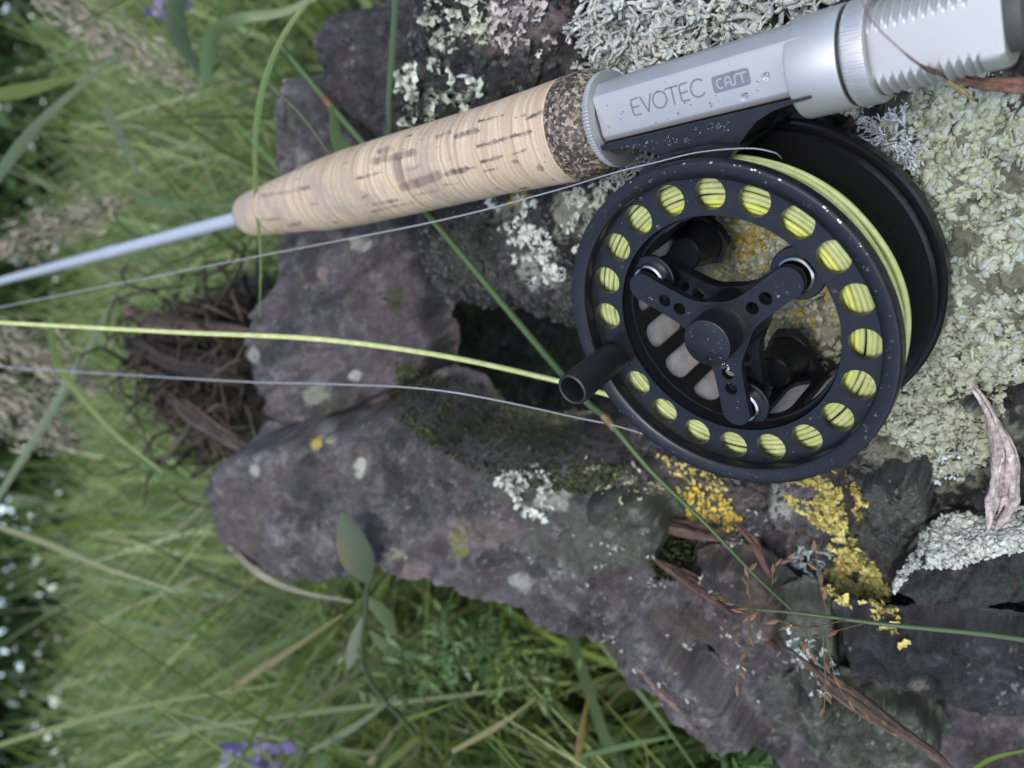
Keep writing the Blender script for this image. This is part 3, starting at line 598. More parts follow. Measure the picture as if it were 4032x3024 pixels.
lichen(FL, 'pale_lichen', MAIN, [(3560, 1780), (3760, 1750), (3860, 1850), (3760, 1920), (3640, 1900)], 60, 0.7, 1.6, (0.38, 0.43, 0.42), (0.54, 0.60, 0.58), 'mint grey lichen fleck below the fine crust', thr=-0.1, scale=6, tilt=0.5, off=19)
lichen(FL, 'pale_lichen', (MAIN, SLAB) + SHARDS, [(2250, 1900), (2700, 2150), (3200, 2700), (2900, 2900), (2400, 2600), (2000, 2200)], 255, 0.5, 1.3, (0.22, 0.24, 0.20), (0.46, 0.48, 0.42), 'scattered grey flecks on the middle of the slab', thr=0.25, scale=8, tilt=0.5, off=21)
lichen(FL, 'pale_lichen', SLAB, [(2620, 2660), (2780, 2700), (2720, 2800), (2600, 2780)], 14, 1.2, 2.2, (0.36, 0.42, 0.36), (0.52, 0.58, 0.50), 'two pale green lichen spots near the bottom of the slab', tilt=0.4)

# ------------------------------------------------------------------ fishing rod
rod = empty('fishing_rod', frame_matrix(reel_cam(0, 56.45, -20)), label='fly fishing rod with worn cork grip and silver reel seat leaning on the boulder', cat='fishing rod')
prof_x = np.array([-228, -226, -222, -213, -198, -184, -168, -149, -125, -101, -71, -52, -39.6]); prof_r = np.array([8.4, 9.2, 9.9, 10.5, 11.4, 12.2, 13.5, 14.1, 14.1, 13.9, 13.7, 14.1, 14.5])
def cork_r(x): return np.interp(x, prof_x, prof_r)
edges = np.linspace(-227, -39.6, 16)
CR = [(1295, 830, 1590, 745, 7, 1), (1165, 775, 1285, 740, 9, .8), (1300, 690, 1440, 650, 4, .9), (1570, 675, 1670, 625, 6, 1), (1310, 920, 1430, 885, 6, .9), (1120, 985, 1220, 960, 11, .9), (1230, 957, 1275, 950, 5, .9), (1505, 665, 1560, 650, 4, .9),
      (870, 1060, 1060, 1000, 20, .65), (822, 905, 850, 1015, 20, .5), (700, 915, 930, 865, 14, .6), (740, 860, 800, 840, 12, .6), (600, 1015, 745, 975, 5, .8), (1330, 970, 1400, 955, 4, .7), (1480, 880, 1560, 850, 6, .7), (1640, 950, 1655, 960, 9, 1), (1495, 915, 1510, 918, 8, .9),
      (700, 1160, 830, 1135, 8, .6), (690, 1200, 920, 1150, 6, .5), (60, 1110, 240, 1085, 7, .4), (260, 1075, 330, 1065, 9, .6), (40, 1250, 170, 1240, 6, .5), (640, 1120, 660, 1110, 8, .6), (1060, 775, 1130, 750, 7, .6), (230, 1280, 280, 1265, 9, .6), (1100, 1050, 1180, 1040, 4, .5), (930, 1110, 1060, 1080, 4, .4)]
def cork_tint(V):
    Pc = reel_cam(0, 56.45, -20) + V[:, :1] * RD + V[:, 1:2] * RE + V[:, 2:3] * RN; px = topx(Pc); x = V[:, 0]
    ring = np.floor((x + 227) / 12.49); wv = fbm(V, 14, 2, 0.5, 71.0) * 1.2
    g = noise(np.stack([(x + wv) * 0.85 + ring * 7.7, V[:, 1] * 0.02, V[:, 2] * 0.02 + ring], 1)); g2 = noise(np.stack([(x + wv) * 2.6 + ring * 3.1, V[:, 1] * 0.05, V[:, 2] * 0.05], 1))
    k = np.clip(0.5 + 0.55 * g + 0.35 * g2, 0, 1)[:, None]
    c = np.array([0.29, 0.20, 0.12]) * (1 - k) + np.array([0.53, 0.43, 0.31]) * k
    tone = (0.90 + 0.16 * np.sin(ring * 12.9898) % 1.0 * 0.5)[:, None]; c = c * np.clip(tone, 0.85, 1.08)
    ln = sstep(0.42, 0.62, noise(np.stack([(x + wv * 0.7) * 0.55 + ring * 5.1, x * 0 + 0.3, x * 0 + ring * 0.7], 1)))[:, None] * 0.5; c = c * (1 - ln) + np.array([0.27, 0.165, 0.10]) * ln
    d = (sstep(-0.25, 0.6, fbm(V, 20, 4, 0.65, 73.0)) * 0.75 * sstep(-45, -110, x))[:, None]; c = c * (1 - d) + np.array([0.27, 0.225, 0.18]) * d
    nz = fbm(V, 2.6, 3, 0.65, 75.0) * 5; nz2 = 0.5 + 0.5 * np.clip(noise(np.stack([x * 0.45, x * 0, x * 0 + 4.4], 1)) * 2.2, -1, 1)
    for (x0, y0, x1, y1, w, st) in CR:
        a, b = np.array([984 + x0 / 1.44, y0 / 1.44]), np.array([984 + x1 / 1.44, y1 / 1.44]); ab = b - a; t = ((px - a) @ ab) / (ab @ ab); tc = np.clip(t, 0, 1)
        dd = np.linalg.norm(px - a - tc[:, None] * ab, axis=1) + nz; m = (sstep(w * 1.35, w * 0.6, dd) * min(1, st * 1.15) * (0.5 + 0.5 * nz2) * (V[:, 2] > -6))[:, None]
        c = c * (1 - m) + np.array([0.075, 0.05, 0.045]) * m
    # the same kind of pores all round the grip
    pz = fbm(np.stack([x * 0.16, V[:, 1] * 0.8, V[:, 2] * 0.8], 1), 1.3, 3, 0.6, 77.0); m = (sstep(0.55, 0.72, pz) * 0.9 * sstep(-0.2, 0.4, fbm(V, 30, 2, 0.5, 79.0)))[:, None]
    return c * (1 - m) + np.array([0.06, 0.04, 0.033]) * m
for i in range(15):
    x0, x1 = edges[i] + 0.05, edges[i + 1] - 0.05; xs = np.linspace(x0, x1, 40)
    pr = [(cork_r(x0) - 1.2, x0), (cork_r(x0) - 0.07, x0)] + [(cork_r(x) + 0.03 * rng.normal(), x) for x in xs[1:-1]] + [(cork_r(x1) - 0.07, x1), (cork_r(x1) - 1.2, x1)]
    V, F = to_x(lathe(pr, 240)); obj('cork_ring', V, np.array(F), M_CORK, rod, smooth=50, color=cork_tint(V))
obj('grip_core', *to_x(lathe([(0, -226.8), (8.0, -226.8), (7.9, -39.4), (0, -39.4)], 32)), M_COMP, rod, smooth=40)
obj('winding_check', *to_x(lathe([(3.2, -230.2), (6.2, -229.8), (8.3, -228.2), (8.6, -227.1), (3.2, -227.0)], 48)), M_RUBBER, rod, smooth=40)
pr = [(13.2, -39.55), (14.55, -39.5)] + [(14.5 - 0.0 * t + 0.25 * math.sin(t * 3.0) - 2.2 * max(0, t - 0.55) ** 1.6 / 0.45 ** 1.6, -39.5 + t * 11.5) for t in np.linspace(0.08, 1, 12)] + [(10, -28.0)]
obj('composite_cork_ring', *to_x(lathe(pr, 80)), M_COMP, rod, smooth=60)
bl = [(3.35, -245), (3.35, -330), (3.4, -385)]
obj('rod_blank', *to_x(lathe([(3.25, -227), (3.3, -300), (3.35, -380), (3.75, -390), (3.75, -398), (3.4, -404), (3.3, -600), (3.1, -800), (2.8, -1100), (0.1, -1101)], 24)), M_BLANK, rod, smooth=40)
def knurl(n, a, x0, x1, skew=0.0):
    def f(z, th, r): return np.where((z > x0) & (z < x1), a * np.abs(np.sin(th * n / 2 + z * skew)) - a, 0.0)
    return f
obj('hood_collar', *to_x(lathe([(9, -28.1), (12.2, -28.1), (12.75, -27.75), (12.85, -27.3), (12.85, -26.2), (12.7, -25.85), (12.3, -25.75), (9.8, -25.7), (9.4, -26.2), (6, -26.3)], 264, knurl(88, 0.42, -27.8, -25.9))), M_SILVER, rod, smooth=35)
# reel seat: a flat faced bar (y, z measured from the rod axis)
ZF = 8.5
sec = [(7.25, ZF), (-3.05, ZF), (-4.5, ZF - 1.1), (-4.5, -7), (-3.05, -8.5), (7.25, -8.5), (10.0, -5), (10.0, 5)]
def prism_x(sec, x0, x1, bev=0.35):
    n = len(sec); c = np.mean(sec, 0); S = np.array(sec, float)
    # cut the corners a little so edges catch light
    out = []
    for i in range(n):
        p, q, r = S[i - 1], S[i], S[(i + 1) % n]
        out.append(q + (p - q) / np.linalg.norm(p - q) * bev); out.append(q + (r - q) / np.linalg.norm(r - q) * bev)
    S = np.array(out); n = len(S); V = []
    for x, s in ((x0, 0.96), (x0 + 0.4, 1.0), (x1 - 0.4, 1.0), (x1, 0.96)):
        V += [(x, *(c + (p - c) * s)) for p in S]
    F = [(k * n + i, k * n + (i + 1) % n, (k + 1) * n + (i + 1) % n, (k + 1) * n + i) for k in range(3) for i in range(n)]
    F += [tuple(range(n))[::-1], tuple(3 * n + i for i in range(n))]
    return np.array(V), F
seat = obj('reel_seat', *prism_x(sec, -25.9, 30), M_SILVER, rod, smooth=25)
obj('locking_sleeve', *to_x(lathe([(7, 26.6), (10.4, 26.2), (10.9, 26.5), (11.05, 27.0), (11.05, 37.0), (10.9, 37.4), (7, 37.5)], 128)), M_SILVER, rod, smooth=40)
obj('sleeve_gasket', *to_x(lathe([(7, 37.4), (10.45, 37.4), (10.45, 38.3), (7, 38.3)], 96)), M_RUBBER, rod, smooth=40)
obj('locking_nut', *to_x(lathe([(7, 38.2), (10.6, 38.2), (11.05, 38.6), (11.1, 39.0), (11.1, 42.6), (10.9, 43.0), (10.2, 43.2), (9.6, 43.2), (9.4, 42.0), (7, 41.8)], 360, knurl(96, 0.30, 38.5, 42.8, 1.3))), M_SILVER, rod, smooth=35)
def barrel():
    N = 96; xs = np.concatenate([np.linspace(40, 62.3, 180), [62.6, 63.0, 65.6, 66.4, 66.8]]); th = np.arange(N) / N * 2 * math.pi
    X, T = np.meshgrid(xs, th, indexing='ij'); pitch = 1.75
    ph = (X / pitch + T / (2 * math.pi)) % 1.0; tooth = 0.5 - 0.5 * np.cos(2 * math.pi * ph)
    R = np.where(X < 62.4, 8.7 + 0.95 * tooth, 9.6); R = np.where(X > 66, 9.6 - (X - 66) * 0.6, R)
    Y = R * np.cos(T); Zc = R * np.sin(T)
    Zc = np.clip(Zc, -7.4, 7.4)
    V = np.stack([X, Y, Zc], -1).reshape(-1, 3); k = len(xs)
    F = [(i * N + j, i * N + (j + 1) % N, (i + 1) * N + (j + 1) % N, (i + 1) * N + j) for i in range(k - 1) for j in range(N)]
    F.append(tuple((k - 1) * N + j for j in range(N)))
    return V, F
obj('threaded_barrel', *barrel(), M_SILVER, rod, smooth=30)
obj('butt_cap', *to_x(lathe([(6.9, 66.7), (7.1, 67.0), (6.9, 69.6), (6.2, 70.2), (0, 70.3)], 48)), mat('dark_grey_rubber', (0.05, 0.055, 0.05), 0.6), rod, smooth=40)

# lettering on the seat: raised strokes, x along the bar, y across (from the rod axis)
def strokes(name, lines, w, m, parent, z, th=0.05):
    parts = []
    for ln in lines:
        P = np.array(ln, float); k = len(P); T = np.gradient(P, axis=0); T /= np.linalg.norm(T, axis=1)[:, None]
        Nn = np.stack([-T[:, 1], T[:, 0]], 1) * w / 2
        P2 = P.copy(); P2[0] -= T[0] * w * 0.3; P2[-1] += T[-1] * w * 0.3
        L_, R_ = P2 + Nn, P2 - Nn; poly = np.concatenate([L_, R_[::-1]])
        top = np.c_[poly, np.full(len(poly), z + th)]; bot = np.c_[poly, np.full(len(poly), z - 0.03)]
        n = len(poly); F = [(i, i + 1, n - 2 - i, n - 1 - i) for i in range(k - 1)]
        F += [(i, (i + 1) % n, n + (i + 1) % n, n + i) for i in range(n)]
        parts.append((np.concatenate([top, bot]), F))
    V, F = merge(parts); return obj(name, V, F, m, parent)
def arc(cx, cy, rx, ry, a0, a1, n=14): t = np.radians(np.linspace(a0, a1, n)); return [(cx + rx * math.cos(a), cy + ry * math.sin(a)) for a in t]
def text_letters():
    out = []; H = 4.0; h2 = H / 2
    def put(x, ls): out.append([[(x + px, py - h2) for px, py in l] for l in ls])
    E = lambda: [[(1.9, H)] + arc(0.7, H - 0.7, 0.7, 0.7, 90, 180, 5) + arc(0.7, 0.7, 0.7, 0.7, 180, 270, 5) + [(1.9, 0)], [(0.05, h2), (1.75, h2)]]
    put(0.0, E()); put(2.55, [[(0, H), (1.35, 0.05)], [(1.35, 0.05), (2.7, H)]])
    put(5.5, [arc(1.7, h2, 1.7, h2, 90, 451, 30)])
    put(9.05, [[(0, H), (2.9, H)], [(1.45, H), (1.45, 0)]])
    put(12.3, E()); put(14.85, [arc(1.75, h2, 1.75, h2, 48, 312, 22)])
    return out
LX, LY = -14.6, 2.35
for ls in text_letters():
    q = [[(LX + x * 1.15, LY + y * 1.0 + 0.022 * (x * 1.15)) for x, y in l] for l in ls]
    strokes('letter', q, 0.46, M_LETTER, seat, ZF)
def rrect(x0, y0, x1, y1, r, n=6):
    return arc(x1 - r, y1 - r, r, r, 0, 90, n) + arc(x0 + r, y1 - r, r, r, 90, 180, n) + arc(x0 + r, y0 + r, r, r, 180, 270, n) + arc(x1 - r, y0 + r, r, r, 270, 360, n)
V, F = plate(rrect(8.2, 0.55, 17.6, 4.35, 0.7), [], ZF - 0.03, ZF + 0.03); obj('badge', V, F, M_LETTER, seat)
cast = [[arc(10.2, 2.45, 0.85, 1.05, 60, 300, 14)],
        [[(11.5, 1.4), (11.5, 2.6)] + arc(12.2, 2.7, 0.7, 0.8, 180, 0, 9)[1:] + [(12.9, 1.4)], [(11.5, 2.25), (12.9, 2.25)]],
        [[(12.95, 1.4)] + arc(13.5, 1.95, 0.45, 0.55, 270, 360, 5) + [(13.95, 2.8)] + arc(14.5, 3.0, 0.55, 0.5, 180, 90, 5) + [(16.9, 3.5)]],
        [[(15.7, 3.5), (15.7, 1.4)]]]
for ls in cast: strokes('letter', ls, 0.26, M_SILVER, seat, ZF + 0.03)

# ------------------------------------------------------------------ fly reel
reel = empty('fly_reel', frame_matrix(RC), label='black large arbor fly reel with round rim holes and three arm hub', cat='fishing reel')
obj('spool_rim', *lathe([(40.55, -5.2), (40.6, -1.3), (40.75, -0.9), (41.2, -0.55), (44.2, -0.05), (44.7, -0.2), (45.0, -0.6), (45.05, -1.4), (45.05, -3.3), (44.6, -3.7), (44.0, -3.9), (43.9, -5.4), (43.4, -5.8), (40.55, -6.3)], 192), M_BLACK, reel, smooth=32)
PH0 = math.radians(81.6)            # first hole, the pitch is 18 degrees; the handle stands in place of one
holes = [circ(35.9 * math.cos(PH0 - k * math.pi / 10), 35.9 * math.sin(PH0 - k * math.pi / 10), 4.05, 26, True) for k in range(20) if k != 14]
obj('spool_face', *plate(circ(0, 0, 40.6, 160), [circ(0, 0, 30.5, 160, True)] + holes, -6.4, -4.5), M_BLACK, reel, smooth=35)
obj('spool_lip', *lathe([(30.5, -6.3), (30.2, -5.2), (29.9, -7.6), (29.9, -9.2), (30.6, -9.2)], 160), M_BLACK, reel, smooth=35)
# arbor wall with long rounded slots
NS = 16
def arbor():
    parts = []
    for k in range(NS):
        a0 = k * 2 * math.pi / NS; wd = 2 * math.pi / NS; R0 = 29.4
        o = [(0, -33), (wd * R0, -33), (wd * R0, -8.5), (0, -8.5)]
        o = [(x, -33) for x in np.linspace(0, wd * R0, 8)] + [(wd * R0, y) for y in (-20,)] + [(x, -8.5) for x in np.linspace(wd * R0, 0, 8)] + [(0, -20)]
        h = rrect(2.0, -30.5, wd * R0 - 2.0, -11.5, 3.2, 6)[::-1]
        def mp(V, a0=a0, R0=R0):
            a = a0 + V[:, 0] / R0; r = R0 + V[:, 2]; return np.stack([r * np.cos(a), r * np.sin(a), V[:, 1]], 1)
        parts.append(plate(o, [h], 0.0, 1.2, mp))
    return merge(parts)
obj('spool_arbor', *arbor(), M_BLACK, reel, smooth=35)
bk = lathe([(30.75 + 0.1 * math.cos(i * math.pi), z) for i, z in enumerate(np.linspace(-9.2, -32.8, 60))], 120)
obj('backing_line', *bk, M_BACKING, reel, smooth=180)
def torus(R, r, z, N=160, n=8, wob=0.0, seed=0.0):
    th = np.arange(N) / N * 2 * math.pi; Rv = R + wob * np.sin(3 * th + seed) + wob * 0.6 * np.sin(7 * th + 2 * seed); zv = z + wob * np.cos(4 * th + seed * 3)
    ph = np.arange(n) / n * 2 * math.pi
    V = np.stack([(Rv[:, None] + r * np.cos(ph)) * np.cos(th)[:, None], (Rv[:, None] + r * np.cos(ph)) * np.sin(th)[:, None], zv[:, None] + r * np.sin(ph)], -1).reshape(-1, 3)
    F = [(i * n + j, ((i + 1) % N) * n + j, ((i + 1) % N) * n + (j + 1) % n, i * n + (j + 1) % n) for i in range(N) for j in range(n)]
    return V, F
obj('rear_flange', *lathe([(31, -31.5), (43.2, -31.5), (43.8, -32.0), (43.8, -33.5), (31, -33.6), (31, -31.5)], 160), M_GLOSS, reel, smooth=35)
obj('frame_ring', *lathe([(42.0, -36.6), (42.3, -36.2), (44.6, -36.3), (45.2, -36.9), (45.2, -40.0), (44.6, -40.8), (40.8, -41.0), (40.6, -37.2), (42.0, -36.6)], 192), M_GLOSS, reel, smooth=35)
ARMS = [math.radians(a) for a in (145, 30, -92)]
def spider_outline(w, L, hub, k, rscale=1.0):
    th = np.arange(900) / 900 * 2 * math.pi; out = []
    def f(p):
        ds = [np.linalg.norm(p, axis=-1) - hub]
        for a in ARMS:
            u = np.array([math.cos(a), math.sin(a)]); t = np.clip(p @ u, 0, L); ds.append(np.linalg.norm(p - t[..., None] * u, axis=-1) - w)
        ds = np.stack(ds); return -np.log(np.exp(-ds * k).sum(0)) / k
    lo = np.zeros(900); hi = np.full(900, 60.0); u = np.stack([np.cos(th), np.sin(th)], 1)
    for _ in range(40):
        m = (lo + hi) / 2; s = f(u * m[:, None]) < 0; lo = np.where(s, m, lo); hi = np.where(s, hi, m)
    return [(u[i, 0] * lo[i], u[i, 1] * lo[i]) for i in range(900)]
def arm_holes(r): return [circ(q * math.cos(a), q * math.sin(a), r, 20, True) for a in ARMS for q in (12.2, 16.8)]
SO = spider_outline(3.95, 24.0, 6.5, 0.48)
sf = obj('spider', *plate(SO, arm_holes(1.75), -4.6, -2.6), M_BLACK, reel, smooth=35)
obj('rear_spider', *plate(SO, arm_holes(1.75), -16.5, -13.0), M_BLACK, reel, smooth=35)
for a in ARMS:
    c, s = 24.4 * math.cos(a), 24.4 * math.sin(a)
    def mv(VF, dx=c, dy=s): return VF[0] + np.array([dx, dy, 0]), VF[1]
    obj('roller_washer', *mv(lathe([(0, -9.4), (6.6, -9.4), (6.9, -9.1), (6.9, -8.2), (6.6, -7.9), (0, -7.9)], 48)), M_BLACK, reel, smooth=35)
    obj('bearing', *mv(lathe([(3.0, -6.0), (4.2, -5.8), (4.7, -6.2), (4.8, -7.9), (3.0, -7.9)], 48)), M_STEEL, reel, smooth=35)
    obj('roller_post', *mv(lathe([(0, -9.3), (3.0, -9.3), (3.0, -13)], 32)), M_BLACK, reel, smooth=35)
    obj('rear_post', *mv(lathe([(0, -26.5), (4.4, -26.5), (5.0, -27.2), (5.2, -31), (6.3, -33.5), (6.9, -38.6), (0, -39)], 48)), M_BLACK, reel, smooth=35)
    u = np.array([math.cos(a), math.sin(a)]); v = np.array([-u[1], u[0]])
    P = [u * 20 + v * 5.6, u * 41.2 + v * 12.5, u * 43.0, u * 41.2 - v * 12.5, u * 20 - v * 5.6, u * 16.5 - v * 3, u * 16.5 + v * 3]
    obj('frame_arm', *plate([tuple(p) for p in P][::-1], [], -40.6, -37.4), M_BLACK, reel, smooth=35)
obj('hub', *lathe([(0, -17), (8.2, -17), (8.2, -3.2), (7.6, -2.4), (6.0, -2.4)], 64), M_BLACK, reel, smooth=35)
obj('drag_knob', *lathe([(6.45, -3.4), (6.6, -2.4), (6.6, 3.9), (6.35, 4.35), (6.0, 4.5), (0, 4.5)], 216, lambda z, th, r: np.where((z > -2.6) & (z < 4.0), -0.22 * (0.5 + 0.5 * np.cos(th * 54)), 0)), M_BLACK, reel, smooth=40)
hx, hy = -36.0, -6.7
hv = lathe([(3.5, 8), (3.6, 18.1), (3.8, 18.8), (4.2, 19.0), (4.65, 18.7), (4.8, 17.9), (4.65, 2), (4.5, -1.5), (3.8, -2.1), (3.4, -2.6), (3.4, -4.6)], 56)
hb = lathe([(0, 8.0), (3.5, 8.0)], 56)
V, F = merge([hv, hb]); obj('handle', V + np.array([hx, hy, 0]), F, M_RUBBER, reel, smooth=35)
# bright chips where the rim's edge is worn
parts = []
for a in list(np.radians(rng.normal(52, 20, 20))) + list(np.radians(rng.normal(-115, 30, 9))):
    r0 = 44.55 + 0.3 * rng.random(); w, l = 0.06 + 0.10 * rng.random(), 0.08 + 0.35 * rng.random() ** 2; z = -0.05 - (r0 - 44.2) * 0.35
    u, t = np.array([math.cos(a), math.sin(a), -0.35]), np.array([-math.sin(a), math.cos(a), 0]); p = np.array([r0 * math.cos(a), r0 * math.sin(a), z])
    q = [p + u * w * x + t * l * y for x, y in ((-.6, -1), (.7, -.7), (1, .4), (.2, 1), (-1, .3))]; nrm = np.array([0.35 * math.cos(a), 0.35 * math.sin(a), 0.94])
    V = np.array([x + nrm * 0.05 for x in q] + [x - nrm * 0.1 for x in q]); parts.append((V, [(0, 1, 2, 3, 4)] + [(i, 5 + i, 5 + (i + 1) % 5, (i + 1) % 5) for i in range(5)]))
o = obj('worn_chips', *merge(parts), mat('bare_aluminium', (0.55, 0.56, 0.58), 0.35, 0.8), reel); o['kind'] = 'stuff'
# foot and frame pillar
foot = [(-27.0, 51.75), (-27.0, 50.6), (-21, 50.0), (-15.5, 49.3), (-12.0, 47.6), (-9.0, 45.9), (-6.5, 44.9), (-2, 45.5), (4, 45.5), (10, 44.6), (13.0, 45.0), (15.2, 47.0), (18.0, 49.0), (22, 50.4), (27, 51.0), (31, 51.2), (31, 51.75)]
obj('reel_foot', *plate(foot, [], -27.5, -9.5), M_BLACK, reel, smooth=30)
obj('frame_pillar', *plate([(-13, 40.9 + 1.4), (11, 42.6), (13.5, 44.6), (7, 46.6), (-6, 46.6), (-14.5, 43.6)], [], -40, -6.6), M_BLACK, reel, smooth=30)
# fly line wound on the spool and running out to the left
fl = empty('fly_line', frame_matrix(RC), label='yellow green fly line wound on the spool and running out left', cat='fishing line')
parts = []
for i, R in enumerate(np.arange(33.9, 41.6, 1.42)): parts.append(torus(R, 0.74, -8.4 - 0.5 * rng.random(), 160, 8, 0.16, i * 1.7))
for R, z in ((41.5, -9.4), (42.1, -10.8), (42.7, -12.2), (42.0, -13.5), (40.6, -14.6), (39.2, -15.8), (37.9, -17.2), (36.8, -18.7), (36, -20.2), (35.4, -21.8), (35, -23.4), (34.6, -25), (34.2, -26.5), (34, -28), (33.8, -29.5), (33.6, -30.8)): parts.append(torus(R, 0.8, z, 160, 8, 0.25, R * z))
obj('wound_coil', *merge(parts), M_LINE, fl, smooth=180)
parts = [torus(R, 0.74, -8.3 - 0.5 * rng.random(), 160, 8, 0.14, i * 2.3) for i, R in enumerate((31.4, 32.6))]
obj('inner_coil', *merge(parts), M_LINE2, fl, smooth=180)
def cam_to_reel(P): P = np.asarray(P) - RC; return np.stack([P @ RD, P @ RE, P @ RN], -1)
def onreel(px, py, z):
    r = np.array([(px - CX) / FPX, (py - CY) / FPX, 1.0]); C2 = RC + RN * z; return r * ((C2 @ RN) / (r @ RN))
path = spline([onreel(2520, 1590, -12), onreel(2365, 1545, -13), onreel(2190, 1498, -12), at(1750, 1402, 262), at(1250, 1335, 262), at(700, 1308, 285), at(0, 1270, 320), at(-400, 1250, 350)], 90)
obj('loose_strand', *tube(cam_to_reel(path), np.full(90, 0.92), 8), M_LINE, fl, smooth=180)
ld = empty('leader', frame_matrix(RC), label='thin clear leader strand from the reel top along the cork grip', cat='fishing line')
p1 = spline([onreel(3078, 624, -9), onreel(3046, 600, -6), onreel(2940, 584, -4.5), onreel(2750, 600, -4.5), onreel(2580, 640, -4.5), onreel(2420, 680, -5), at(2150, 760, 236), at(1700, 875, 266), at(1000, 1012, 330), at(400, 1130, 400), at(-300, 1270, 480)], 120)
obj('strand', *tube(cam_to_reel(p1), np.linspace(0.11, 0.32, 120), 6), M_LEADER, ld, smooth=180)
ld2 = empty('leader', frame_matrix(RC), label='thin grey leader strand crossing the dark hollow to the lower rim', cat='fishing line')
p2 = spline([onreel(2540, 1710, -10), onreel(2400, 1670, -8), onreel(2300, 1650, -6), at(1750, 1540, 258), at(1300, 1512, 300), at(900, 1500, 340), at(100, 1450, 430), at(-300, 1420, 480)], 110)
obj('strand', *tube(cam_to_reel(p2), np.linspace(0.20, 0.38, 110), 6), M_LEADER, ld2, smooth=180)

# rain drops standing on the metal
def drops(name, spots, label):
    parts = []
    for (P, a, b, c, r) in spots:
        N, K = 10, 4
        V = []; 
        for k in range(K):
            t = k / K * math.pi / 2; 
            for j in range(N):
                q = j / N * 6.283; V.append(P + r * (math.cos(t) * (a * math.cos(q) + b * math.sin(q)) + 0.24 * c * math.sin(t)))
        V.append(P + 0.24 * r * c); V.append(P - 0.02 * c)
        F = [(k * N + j, k * N + (j + 1) % N, (k + 1) * N + (j + 1) % N, (k + 1) * N + j) for k in range(K - 1) for j in range(N)] + [((K - 1) * N + j, (K - 1) * N + (j + 1) % N, K * N) for j in range(N)] + [((j + 1) % N, j, K * N + 1) for j in range(N)]
        parts.append((np.array(V), F))
    V, F = merge(parts); o = obj(name, W(V), F, M_WATER, smooth=180); tag(o, label, 'water drops', None, 'stuff')
sp_ = []
def on_reel(x, y, z, r): sp_.append((reel_cam(x, y, z), RD * (1 + 0.4 * rng.random()), RE, RN, r))
def rsize(): return 0.14 + 0.42 * rng.random() ** 3
for _ in range(80):
    a = rng.random() * 6.283; q = 41.6 + 2.4 * rng.random(); on_reel(q * math.cos(a), q * math.sin(a), -0.5 + (q - 41.2) * 0.155 + 0.02, rsize())
for _ in range(110):
    a = rng.random() * 6.283; q = 31 + 9 * rng.random(); x, y = q * math.cos(a), q * math.sin(a)
    if min(math.hypot(x - 35.9 * math.cos(PH0 - k * math.pi / 10), y - 35.9 * math.sin(PH0 - k * math.pi / 10)) for k in range(20)) > 4.7: on_reel(x, y, -4.48, rsize())
for _ in range(70):
    a = ARMS[rng.integers(3)]; q = 9 + 17 * rng.random(); s = (rng.random() - 0.5) * 5.6
    if min(abs(q - 12.2), abs(q - 16.8)) > 2.3: on_reel(q * math.cos(a) - s * math.sin(a), q * math.sin(a) + s * math.cos(a), -2.58, rsize())
for _ in range(14):
    a = rng.random() * 6.283; q = 5.6 * rng.random() ** 0.5; on_reel(q * math.cos(a), q * math.sin(a), 4.52, 0.2 + 0.15 * rng.random())
on_reel(-0.8, -10.2, -2.58, 1.05)
for _ in range(40): on_reel(-20 + 34 * rng.random(), 48.0 + 3.2 * rng.random(), -9.48, 0.2 + 0.5 * rng.random() ** 2)
drops('water_drops', sp_, 'small rain drops scattered over the black reel')
sp_ = []
for _ in range(45): on_reel(-24 + 48 * rng.random(), 53.6 + 9.9 * rng.random(), -11.48, 0.12 + 0.4 * rng.random() ** 3)
for x, y, r in ((6.6, 54.8, 0.6), (15.5, 54.6, 1.0), (21.2, 57.8, 1.0)): on_reel(x, y, -11.48, r)
drops('water_drops', sp_, 'small rain drops beading on the silver reel seat')

# ------------------------------------------------------------------ plants and litter
def ribbon(path, width, color, fold=0.25, up=None):
    """a grass blade with a keel; path in camera mm"""
    P = np.asarray(path, float); k = len(P); T = np.gradient(P, axis=0); T /= np.linalg.norm(T, axis=1)[:, None]
    v = np.array([0.25, 0.2, -1.0]) if up is None else np.asarray(up, float)
    S = np.cross(T, v); S /= np.linalg.norm(S, axis=1)[:, None]; Nn = np.cross(S, T)
    w = np.broadcast_to(np.asarray(width, float), (k,))[:, None] / 2
    V = np.stack([P - S * w, P - Nn * w * fold * 2, P + S * w, P + Nn * w * 0.15], 1).reshape(-1, 3)
    F = [(i * 4 + j, (i + 1) * 4 + j, (i + 1) * 4 + (j + 1) % 4, i * 4 + (j + 1) % 4) for i in range(k - 1) for j in range(4)]
    c = np.repeat(np.broadcast_to(np.asarray(color, float), (k, 3)), 4, 0)
    return V, F, c
G1, G2, G3 = (0.10, 0.17, 0.045), (0.16, 0.24, 0.07), (0.09, 0.15, 0.07)
STR = (0.34, 0.30, 0.16)
def blade(name, pts, w, col, label, cat='grass blade', group='single grass blades before the rocks', n=40, taper=(0.6, 1, 0.15), fold=0.2, mat_=None):
    P = spline([at(*p) for p in pts], n); t = np.linspace(0, 1, n)
    ww = w * np.interp(t, [0, 0.4, 1], taper)
    V, F, c = ribbon(P, ww, col, fold); o = obj(name, W(V), F, mat_ or M_GRASS, smooth=60, color=c); return tag(o, label, cat, group, 'thing')
def stem(name, pts, r, col, label, cat='grass stem', n=50, r2=None, group='single grass stems before the rocks'):
    P = spline([at(*p) for p in pts], n); V, F = tube(P, np.linspace(r, r2 or r, n), 8)
    o = obj(name, W(V), F, M_GRASS, smooth=180, color=np.broadcast_to(np.asarray(col), (len(V), 3))); return tag(o, label, cat, group, 'thing')
